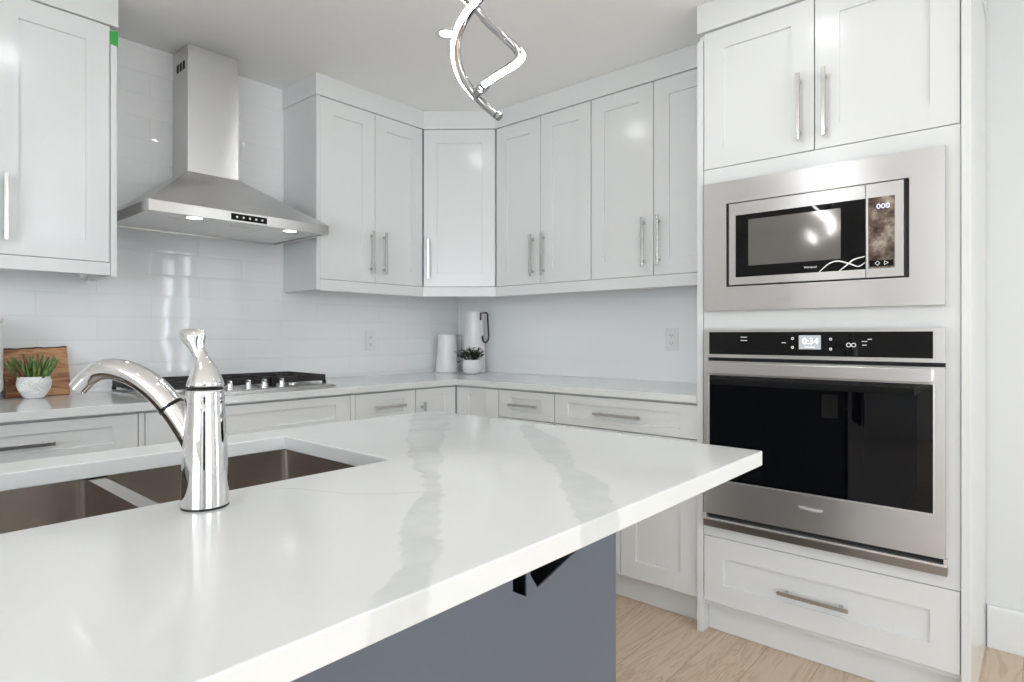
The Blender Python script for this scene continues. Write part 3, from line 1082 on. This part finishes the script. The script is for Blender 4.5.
# lever: bell rising into a flat paddle that leans towards the sink
rings = []
prof = [(388, 0.2, 17.8, 1), (385, 0.3, 17.6, 1), (379, 0.4, 15.6, 1), (372, 0.0, 13.0, 1), (366, -0.6, 10.4, 1), (361, -2.0, 8.3, 1.0), (356, -4.5, 7.0, 1.0), (351, -7.2, 7.0, 0.95),
        (346, -9.8, 8.8, 0.8), (341, -12.0, 11.4, 0.65), (337, -12.9, 13.2, 0.58), (334, -13.0, 13.3, 0.5), (331.2, -12.6, 12.6, 0.42), (329.8, -12.2, 11.0, 0.3), (329.2, -12.0, 8.0, 0.2)]
fw = Vector((math.cos(YAW), math.sin(YAW), 0))
z388 = 0.1638
for y, c, hw, dp in prof:
    cen = side * (-c * PXM) + Vector((0, 0, z388 + (388 - y) * PXM))
    rings.append([cen + (side * math.cos(2 * PI * j / 36) * hw + fw * math.sin(2 * PI * j / 36) * hw * dp) * PXM for j in range(36)])
lv = MB().loft(rings)
lo = lv.build('lever', M['chrome'], fc, smooth=60)
sb = lo.modifiers.new('sub', 'SUBSURF')
sb.levels = sb.render_levels = 1
# spout
cl = [(197, 452, 11.0), (190, 436, 11.5), (181, 421, 11.8), (172, 408, 12.0), (161, 395, 12.2), (150, 385, 12.2), (137, 376.5, 11.8), (123, 371, 11.3), (110, 369, 10.6), (98, 371, 9.8), (88, 377, 9.0), (80.5, 384.5, 8.8), (77.5, 388.0, 8.7)]
pts = [side * ((204.5 - x) * PXM) + Vector((0, 0, fz(y))) for x, y, r in cl]
sp = smoothcurve(pts, 5)
rad = []
for i in range(len(sp)):
    k = i / 5
    a = int(min(k, len(cl) - 2))
    rad.append((cl[a][2] * (1 - (k - a)) + cl[a + 1][2] * (k - a)) * PXM)
cut = 15                                # the ring where the pull-out head starts
MB().tube(sp[:cut + 1], rad[:cut + 1], 28).build('spout_base', M['chrome'], fc, smooth=40)
MB().tube(sp[cut:cut + 2], [rad[cut] * 1.03] * 2, 28).build('spout_ring', M['black_plastic'], fc, smooth=40)
so = MB().tube(sp[cut + 1:], rad[cut + 1:], 28).build('spout', M['chrome'], fc, smooth=40)
tdir = (sp[-1] - sp[-2]).normalized()
MB().tube([sp[-1], sp[-1] + tdir * 0.0012], rad[-1] * 0.8, 24).build('aerator', M['steel'], so, smooth=40)

# ---------------- range hood
hd = thing('range_hood', 'stainless steel pyramid chimney range hood over the cooktop', 'range hood', (1.1765, YA - 0.003, 1.612))
HW, HY = 0.375, 2.48 - (YA - 0.003)      # half width, front (negative y)
rim = MB()
rim.box(-HW, HW, HY, HY + 0.012, 0.0, 0.042).box(-HW, -HW + 0.012, HY + 0.012, 0, 0.0, 0.042).box(HW - 0.012, HW, HY + 0.012, 0, 0.0, 0.042).box(-HW + 0.012, HW - 0.012, -0.012, 0, 0.0, 0.042)
rim.build('rim', M['steel_x'], hd, bevel=0.001)
CWl, CWr, CY = 1.064 - 1.1765, 1.287 - 1.1765, 2.815 - (YA - 0.003)
py = MB()
py.loft([[(-HW, HY, 0.0425), (HW, HY, 0.0425), (HW, 0, 0.0425), (-HW, 0, 0.0425)],
         [(CWl - 0.002, CY - 0.002, 0.256), (CWr + 0.002, CY - 0.002, 0.256), (CWr + 0.002, 0, 0.256), (CWl - 0.002, 0, 0.256)]])
py.build('canopy', M['steel_x'], hd, bevel=0.0008)
ch = MB().box(CWl, CWr, CY, 0, 0.2565, 0.70)
ch.build('chimney', M['steel_z'], hd, bevel=0.0012)
chu = MB().box(CWl + 0.002, CWr - 0.002, CY + 0.002, 0, 0.7005, ZC - 1.612 - 0.002)
chu = chu.build('upper_chimney', M['steel_z'], hd, bevel=0.001)
vs = MB()
for k in range(3):
    y0 = CY + 0.035 + k * 0.034
    for j in range(1):
        vs.box(CWl + 0.0014, CWl + 0.0022, y0, y0 + 0.026, 0.715, 0.752)
vs.build('vent_slots', M['seam'], chu)
# underside with three filters, lamps
und = MB().box(-HW + 0.0125, HW - 0.0125, HY + 0.0125, -0.0125, 0.016, 0.03)
und.build('bottom_plate', M['seam'], hd)
fwid = (2 * HW - 0.03) / 3
for k in range(3):
    xa = -HW + 0.0145 + k * (fwid + 0.0005)
    fo = MB().box(xa, xa + fwid - 0.003, HY + 0.10, -0.014, 0.006, 0.0155).build('filter', M['filter'], hd, bevel=0.002)
    MB().box(xa + fwid * 0.42, xa + fwid * 0.78, HY + 0.125, HY + 0.138, 0.003, 0.0058).build('latch', M['steel_x'], fo, bevel=0.001)
lpnl = MB().box(-HW + 0.0145, HW - 0.0145, HY + 0.014, HY + 0.098, 0.007, 0.0155).build('lamp_panel', M['filter'], hd)
for X in (0.984, 1.389):
    lx = X - 1.1765
    lo_ = MB().lathe([(0.036, 0.0), (0.036, 0.003), (0.030, 0.004)], (lx, HY + 0.056, 0.003), 32).build('lamp_ring', M['chrome'], lpnl, smooth=40)
    MB().lathe([(0.029, 0.0), (0.029, 0.003)], (lx, HY + 0.056, 0.0022), 32).build('lamp_lens', M['hood_lamp'], lo_)
bp = MB().box(1.103 - 1.1765, 1.254 - 1.1765, HY - 0.0012, HY - 0.0001, 0.008, 0.034).build('button_panel', M['black_glass'], hd)
bt = MB()
for k in range(5):
    c = (1.127 + k * 0.0265 - 1.1765, HY - 0.0014, 0.021)
    n = 16
    bt.extrude([(c[0] + 0.0042 * math.cos(2 * PI * i / n), c[1], c[2] + 0.0042 * math.sin(2 * PI * i / n)) for i in range(n)], (0, -0.0008, 0))
bt.build('buttons', M['knob'], bp)

# ---------------- gas cooktop
ck = thing('gas_cooktop', 'stainless steel gas cooktop with black cast-iron grates below the hood', 'cooktop', (1.2, 2.48, CT + 0.0005))
CW = 0.395
tray = MB()


def rrect(x0, x1, y0, y1, r, z, n=6):
    out = []
    for cx, cy, a0 in ((x1 - r, y1 - r, 0), (x0 + r, y1 - r, 90), (x0 + r, y0 + r, 180), (x1 - r, y0 + r, 270)):
        for k in range(n + 1):
            a_ = math.radians(a0 + 90 * k / n)
            out.append((cx + r * math.cos(a_), cy + r * math.sin(a_), z))
    return out


tray.loft([rrect(-CW, CW, 0, 0.47, 0.02, 0.0), rrect(-CW, CW, 0, 0.47, 0.02, 0.005), rrect(-CW + 0.008, CW - 0.008, 0.008, 0.462, 0.016, 0.010), rrect(-CW + 0.03, CW - 0.03, 0.02, 0.45, 0.016, 0.009)])
tray.build('tray', M['steel_x'], ck, smooth=30)
BUR = [(-0.25, 0.15, 0.034), (-0.25, 0.34, 0.03), (0.0, 0.28, 0.05), (0.25, 0.15, 0.03), (0.25, 0.34, 0.04)]
for bx, by, r in BUR:
    bo = MB().lathe([(r * 1.25, 0.0092), (r * 1.25, 0.018), (r, 0.022)], (bx, by, 0), 32).build('burner', M['steel_x'], ck, smooth=30)
    MB().lathe([(r * 0.98, 0.0222), (r, 0.026), (r * 0.92, 0.031), (0.001, 0.032)], (bx, by, 0), 32).build('burner_cap', M['iron'], bo, smooth=40)
GR = [(-0.385, -0.132), (-0.128, 0.128), (0.132, 0.385)]
for gi, (ga, gb) in enumerate(GR):
    m = MB()
    y0, y1, zt, w = (0.095 if gi != 1 else 0.115), 0.445, 0.051, 0.007
    for x in (ga, gb):
        m.box(x - w, x + w, y0, y1, zt - 0.028, zt)
    for y in (y0, y1):
        m.box(ga + w, gb - w, y - w, y + w, zt - 0.028, zt)
    for y in ((y0 + y1) / 2,):
        m.box(ga + w, gb - w, y - w * 0.7, y + w * 0.7, zt - 0.012, zt + 0.001)
    xc = (ga + gb) / 2
    for (bx, by, r) in BUR:
        if ga < bx < gb:
            for k in range(4):
                a_ = k * PI / 2
                m.box(bx + (0.022 if k == 0 else -0.075 if k == 2 else -0.005), bx + (0.075 if k == 0 else -0.022 if k == 2 else 0.005),
                      by + (0.022 if k == 1 else -0.07 if k == 3 else -0.005), by + (0.07 if k == 1 else -0.022 if k == 3 else 0.005), zt - 0.010, zt + 0.002)
    for x in (ga, gb):
        for y in (y0, y1):
            m.box(x - w, x + w, y - w, y + w, 0.0095, zt - 0.028)
    m.build('grate', M['iron'], ck, bevel=0.0015)
for X in (1.048, 1.127, 1.205, 1.275, 1.355):
    kx = X - 1.2
    ko = MB().lathe([(0.016, 0.0098), (0.0155, 0.014), (0.0125, 0.016), (0.0120, 0.034), (0.010, 0.036)], (kx, 0.066, 0), 28).build('knob', M['knob'], ck, smooth=35)
    MB().box(kx - 0.0045, kx + 0.0045, 0.053, 0.079, 0.0362, 0.046).build('grip', M['knob'], ko, bevel=0.001)

# ---------------- left worktop: board, succulent, canister
bd = thing('cutting_board', 'live-edge wooden cutting board leaning on the tile behind the succulent', 'cutting board', (0.53, 2.925, CT + 0.002))
tilt = math.radians(-13)
bd.rotation_euler = (tilt, 0, 0)
pf = [(-0.068, 0.0), (0.134, 0.0), (0.137, 0.05), (0.134, 0.11), (0.131, 0.19)]
topedge = [(0.131 - 0.199 * k / 14, 0.19 - 0.0004 * k + 0.0008 * math.sin(k * 2.1)) for k in range(1, 15)]
MB().extrude([(x, 0.0, z) for x, z in pf + topedge], (0, 0.02, 0)).build('plank', M['board'], bd, bevel=0.002)
be = [(0.131, 0.1905)] + [(x, z + 0.0003) for x, z in topedge]
MB().extrude([(x, -0.0008, z) for x, z in be] + [(x, -0.0008, z + 0.004 + 0.001 * math.sin(x * 60)) for x, z in be[::-1]], (0, 0.0215, 0)).build('bark_edge', M['bark'], bd)

pt = thing('potted_succulent', 'spiky green succulent in a white diamond-textured pot by the cutting board', 'plant', (0.536, 2.860, CT + 0.001))
prof = [(0.029, 0.0), (0.033, 0.004), (0.041, 0.018), (0.047, 0.034), (0.0508, 0.050), (0.0518, 0.062), (0.0508, 0.072), (0.049, 0.080)]
seg = 40
rows = []
R = 13
for i in range(R + 1):
    z = 0.004 + 0.076 * i / R
    for (ra, za), (rb_, zb_) in zip(prof[:-1], prof[1:]):
        if za <= z <= zb_ + 1e-9:
            r = ra + (rb_ - ra) * (z - za) / (zb_ - za)
    amp = 0.0040 * math.sin(PI * min(1, max(0, (i - 1) / (R - 2))))
    rows.append([((r + amp * (1 if (j + i) % 2 == 0 else -1) * 0.8) * math.cos(2 * PI * j / seg), (r + amp * (1 if (j + i) % 2 == 0 else -1) * 0.8) * math.sin(2 * PI * j / seg), z) for j in range(seg)])
inner = [[(r * math.cos(2 * PI * j / seg), r * math.sin(2 * PI * j / seg), z) for j in range(seg)] for r, z in ((0.046, 0.0805), (0.044, 0.068))]
base = [[(0.029 * math.cos(2 * PI * j / seg), 0.029 * math.sin(2 * PI * j / seg), 0.0) for j in range(seg)]]
MB().loft(base + rows + inner).build('pot', M['matte_ceramic'], pt)
MB().lathe([(0.0435, 0.062), (0.0435, 0.070), (0.02, 0.073)], seg=28).build('soil', M['soil'], pt)


def spike(m, base, tip, r, bend):
    P = []
    b, t_ = Vector(base), Vector(tip)
    for k in range(6):
        s = k / 5
        P.append(b.lerp(t_, s) + Vector((0, 0, bend)) * (-math.sin(PI * s)) + Vector((b.x, b.y, 0)).normalized() * 0)
    m.tube(P, [r * (1 - 0.2 * (s / 5)) if s < 3 else r * (1.0 - (s - 2) * 0.2) for s in range(6)], 7)


sp_m, rt_m = MB(), MB()
for i in range(64):
    a_ = random.uniform(0, 2 * PI)
    rr_ = 0.036 * math.sqrt(random.random())
    lean = 0.15 + rr_ / 0.036 * random.uniform(0.45, 0.85)
    ln = random.uniform(0.066, 0.105) * (1.0 - 0.12 * lean)
    bpt = (rr_ * math.cos(a_), rr_ * math.sin(a_), 0.068)
    hx = math.sin(lean * 0.72) * ln
    tpt = (bpt[0] + hx * math.cos(a_), bpt[1] + hx * math.sin(a_), 0.068 + math.cos(lean * 0.72) * ln)
    spike(rt_m if i % 9 == 0 else sp_m, bpt, tpt, random.uniform(0.0048, 0.0066), 0.006 * lean)
sp_m.build('leaves', M['succulent'], pt, smooth=60)
o = rt_m.build('leaves', M['red_tip'], pt, smooth=60)
o['label'] = 'reddish brown leaf tips'

cn = thing('canister', 'tall white canister at the very left edge of the worktop', 'canister', (0.352, 2.872, CT + 0.001))
MB().lathe([(0.070, 0.0), (0.078, 0.012), (0.092, 0.036), (0.095, 0.046), (0.095, 0.272), (0.092, 0.28)], seg=48).build('body', M['ceramic'], cn, smooth=40)
MB().lathe([(0.091, 0.2805), (0.094, 0.284), (0.094, 0.296), (0.088, 0.300), (0.01, 0.302)], seg=48).build('lid', M['ceramic'], cn, smooth=40)

# ---------------- corner: two pitchers and a small plant
view = Vector((math.cos(YAW), math.sin(YAW), 0))
rightv = Vector((math.sin(YAW), -math.cos(YAW), 0))


def pitcher(label, loc, rb, rt, hgt, spout_dir, handle_pts, hmat, hr, lip):
    t = thing('pitcher', label, 'pitcher', loc)
    m = MB()
    n = 48
    rings = []
    zs = [0.0, 0.004, 0.02, 0.3 * hgt, 0.6 * hgt, 0.85 * hgt, 0.96 * hgt, hgt]
    for z in zs:
        k = z / hgt
        r = rb + (rt - rb) * k
        if z == 0:
            r -= 0.004
        ring = []
        for j in range(n):
            a_ = 2 * PI * j / n
            d_ = Vector((math.cos(a_), math.sin(a_), 0))
            s = max(0.0, d_.dot(spout_dir)) ** 10
            e_ = max(0.0, (k - 0.82) / 0.18)
            ring.append(d_ * (r + s * e_ * lip) + Vector((0, 0, z + s * e_ * lip * 0.4)))
        rings.append(ring)
    for z, dr in ((hgt - 0.001, 0.004), (0.8 * hgt, 0.006)):
        k = z / hgt
        r = rb + (rt - rb) * k - dr
        ring = []
        for j in range(n):
            a_ = 2 * PI * j / n
            d_ = Vector((math.cos(a_), math.sin(a_), 0))
            s = max(0.0, d_.dot(spout_dir)) ** 10
            e_ = max(0.0, (k - 0.82) / 0.18)
            ring.append(d_ * (r + s * e_ * lip) + Vector((0, 0, z + s * e_ * lip * 0.4)))
        rings.append(ring)
    m.loft(rings)
    m.build('body', M['ceramic'], t, smooth=40)
    hm = MB()
    hm.tube([rightv * x + view * d + Vector((0, 0, z)) for x, d, z in handle_pts], hr, 10)
    hm.build('handle', hmat, t, smooth=50)
    return t


K1, K2 = 3.86 / 608.2, 3.92 / 608.2
pitcher('shorter white tapered pitcher with a thin grey handle, left of the small plant', (2.648, 2.872, CT + 0.001), 0.073, 0.056, 0.238, -rightv,
        [(0.056, 0, 0.236), (0.093, 0, 0.236), (0.096, 0, 0.228), (0.090, 0, 0.08), (0.086, 0, 0.07), (0.066, 0, 0.066)], M['grey_wire'], 0.0028, 0.004)
pitcher('taller white pitcher with a dark wire handle, standing behind the small plant', (2.752, 2.732, CT + 0.001), 0.072, 0.060, 0.385, -rightv,
        [(0.044, -0.049, 0.33), (0.044, -0.049, 0.374), (0.082, -0.04, 0.377), (0.086, -0.04, 0.370), (0.094, -0.04, 0.230), (0.090, -0.04, 0.205), (0.074, -0.042, 0.188), (0.060, -0.045, 0.197), (0.054, -0.049, 0.232)],
        M['wire'], 0.0055, 0.008)

sp2 = thing('potted_herb', 'small dark leafy plant in a white bowl pot in front of the pitchers', 'plant', (2.636, 2.638, CT + 0.001))
prof = [(0.034, 0.0), (0.045, 0.006), (0.053, 0.022), (0.057, 0.042), (0.056, 0.066), (0.054, 0.086)]
rows = []
R, seg = 16, 36
for i in range(R + 1):
    z = 0.086 * i / R
    for (ra, za), (rb_, zb_) in zip(prof[:-1], prof[1:]):
        if za <= z <= zb_ + 1e-9:
            r = ra + (rb_ - ra) * (z - za) / (zb_ - za)
    q = 0.0014 if 1 < i < R - 1 else 0
    rows.append([((r + q * math.sin(j * 2.1 + i * 1.3)) * math.cos(2 * PI * j / seg), (r + q * math.sin(j * 2.1 + i * 1.3)) * math.sin(2 * PI * j / seg), z) for j in range(seg)])
inner = [[(r * math.cos(2 * PI * j / seg), r * math.sin(2 * PI * j / seg), z) for j in range(seg)] for r, z in ((0.050, 0.0865), (0.048, 0.072))]
MB().loft(rows + inner).build('pot', M['matte_ceramic'], sp2, smooth=50)
MB().lathe([(0.0475, 0.066), (0.0475, 0.074), (0.02, 0.078)], seg=24).build('soil', M['soil'], sp2)
lf, stm = MB(), MB()


def leaf(m, p, d, size):
    d = d.normalized()
    s = d.cross(Vector((0, 0, 1)))
    if s.length < 0.01:
        s = Vector((1, 0, 0))
    s.normalize()
    n_ = s.cross(d)
    a0 = p
    pts = [a0, a0 + d * size * 0.45 + s * size * 0.40 + n_ * size * 0.06, a0 + d * size, a0 + d * size * 0.45 - s * size * 0.40 + n_ * size * 0.06, a0 + d * size * 0.5 - n_ * size * 0.04]
    v_ = [m.bm.verts.new(q) for q in pts]
    for f_ in ((0, 1, 4), (1, 2, 4), (2, 3, 4), (3, 0, 4)):
        m.bm.faces.new([v_[i] for i in f_])


for i in range(46):
    a_ = random.uniform(0, 2 * PI)
    rr_ = 0.034 * math.sqrt(random.random())
    b = Vector((rr_ * math.cos(a_), rr_ * math.sin(a_), 0.074))
    out_ = random.uniform(0.01, 0.068)
    tp_ = b + Vector((math.cos(a_) * out_, math.sin(a_) * out_, random.uniform(0.045, 0.098) - out_ * 0.5))
    ov_ = (tp_ - b).dot(view) + b.dot(view) - 0.034
    if ov_ > 0:
        tp_ -= view * ov_
    if i == 0:
        tp_ = b - rightv * 0.075 + Vector((0, 0, -0.005))
    mid = b.lerp(tp_, 0.5) + Vector((0, 0, 0.012))
    stm.tube([b, mid, tp_], 0.0012, 5)
    for k in range(8):
        s = 0.35 + 0.65 * k / 7
        p = b.lerp(mid, s * 2) if s < 0.5 else mid.lerp(tp_, s * 2 - 1)
        aa = random.uniform(0, 2 * PI)
        leaf(lf, p, Vector((math.cos(aa), math.sin(aa), random.uniform(-0.2, 0.8))), random.uniform(0.016, 0.028))
lf.build('leaves', M['herb'], sp2)
stm.build('stems', M['herb'], sp2)

# ---------------- pendant: two chrome channels with LED strips twisting around each other
D0 = 1.3
axis0 = fw * D0 + rightv * ((487 - 512) / 608.2 * D0)
pd = thing('pendant_light', 'chrome twisted double-helix pendant light with glowing LED strips over the island', 'pendant light', (axis0.x, axis0.y, ZC))


def pp(x, y, d):
    dd = D0 + d
    q = fw * dd + rightv * ((x - 512) / 608.2 * dd) + Vector((0, 0, CAM_H - (y - 335.3) / 608.2 * dd))
    return q - Vector((axis0.x, axis0.y, ZC))


c1 = [pp(440, -190, -0.02), pp(452, -160, 0.03), pp(487, -125, 0.065), pp(525, -85, 0.04), pp(532, -60, 0.0), pp(515, -36, -0.05), pp(493, -16, -0.06), pp(476, 1, -0.052), pp(465, 15, -0.038), pp(457.5, 30, -0.022), pp(454.5, 46, -0.006), pp(455.5, 62, 0.010), pp(461, 78, 0.024), pp(471, 92, 0.034), pp(484, 105, 0.036), pp(497, 115, 0.03)]
c2 = [pp(536, -170, 0.0), pp(522, -140, -0.05), pp(487, -105, -0.07), pp(450, -70, -0.045), pp(440, -45, 0.0), pp(449, -20, 0.03), pp(466, 0, 0.045), pp(478, 12, 0.05), pp(490, 25, 0.05), pp(504, 37, 0.044), pp(517, 48, 0.026), pp(522, 56, 0.006), pp(516, 64, -0.012), pp(501, 73.5, -0.022), pp(488, 82, -0.012), pp(478.5, 89.5, 0.010)]


def strand(pts):
    P = smoothcurve(pts, 8)
    n = len(P)
    chrome, led = [], []
    for i, p in enumerate(P):
        tg = (P[min(i + 1, n - 1)] - P[max(i - 1, 0)]).normalized()
        o_ = Vector((p.x, p.y, 0))
        o_ = (o_ - tg * o_.dot(tg))
        o_.normalize()
        b_ = tg.cross(o_)
        w = 0.0084
        q = lambda u, v_: p + o_ * u + b_ * v_
        chrome.append([q(-0.0115, -w * 0.75), q(-0.0135, -w * 0.3), q(-0.0135, w * 0.3), q(-0.0115, w * 0.75), q(-0.007, w), q(0.0, w), q(0.0, -w), q(-0.007, -w)])
        wl = 0.0057
        led.append([q(0.0003, -wl), q(0.0003, wl)] + [q(0.0003 + 0.0072 * math.sin(PI * k / 8), wl * math.cos(PI * k / 8)) for k in range(1, 8)])
    return P, chrome, led


for pts, cutled in ((c1, 0), (c2, 5)):
    P, chv, ldv = strand(pts)
    co = MB().loft(chv).build('channel', M['pendant_chrome'], pd, smooth=40)
    ll = ldv[:-cutled] if cutled else ldv[:-7]
    MB().loft(ll).build('led_strip', M['led'], co, smooth=50)
    e_ = P[-1] + Vector((0, 0, 0))
    tg = (P[-1] - P[-2]).normalized()
    MB().tube([e_ - tg * 0.012, e_ + tg * 0.010], 0.0092, 20).build('end_cap', M['pendant_chrome'], co, bevel=0.001)
MB().tube([pp(480, 89.5, 0.0), pp(476, 97, 0.03)], 0.007, 16).build('joint', M['pendant_chrome'], pd)
MB().tube([Vector((0, 0, -0.001)), Vector((0, 0, c1[0].z - ZC + ZC + 0.02))], 0.004, 12).build('stem', M['chrome'], pd)
MB().tube([c1[0] * 1, Vector((0, 0, c1[0].z + 0.02)), Vector((0, 0, c1[0].z + 0.02)) + (c2[0] - c1[0]) * 0.1, c2[0]], 0.006, 12).build('top_bar', M['chrome'], pd)
MB().lathe([(0.06, -0.022), (0.062, -0.018), (0.062, -0.001)], seg=40).build('ceiling_canopy', M['chrome'], pd, smooth=40)

# ---------------- recessed ceiling lights
DL = [((1.755, 1.904), 'round recessed ceiling light left of the pendant'), ((1.74, 0.69), 'round recessed ceiling light in front of the tall oven cabinet'),
      ((0.57, 1.80), 'round recessed ceiling light in front of the range hood'), ((0.35, 0.2), 'round recessed ceiling light over the seating side of the island'),
      ((-0.9, 1.80), 'round recessed ceiling light at the far left of the kitchen'), ((-0.9, 0.2), 'round recessed ceiling light left of the island seating side'),
      ((1.74, -0.9), 'round recessed ceiling light in the living area by the right wall'), ((-0.9, -1.4), 'round recessed ceiling light in the living area by the big window')]
for (x, y), lab in DL:
    t = thing('recessed_light', lab, 'ceiling light', (x, y, ZC), 0, 'recessed ceiling lights')
    MB().lathe([(0.048, -0.001), (0.048, -0.004), (0.034, -0.005), (0.030, -0.001)], seg=40, cap=False).build('trim_ring', M['trim'], t, smooth=40)
    MB().lathe([(0.0295, -0.001), (0.0295, -0.003)], seg=32).build('lens', M['lamp'], t)
    area_light('downlight', (x, y, ZC - 0.008), (0, 0, 0), 0.056, 0.056, 1.05, (0.98, 0.985, 1.0), 'DISK')
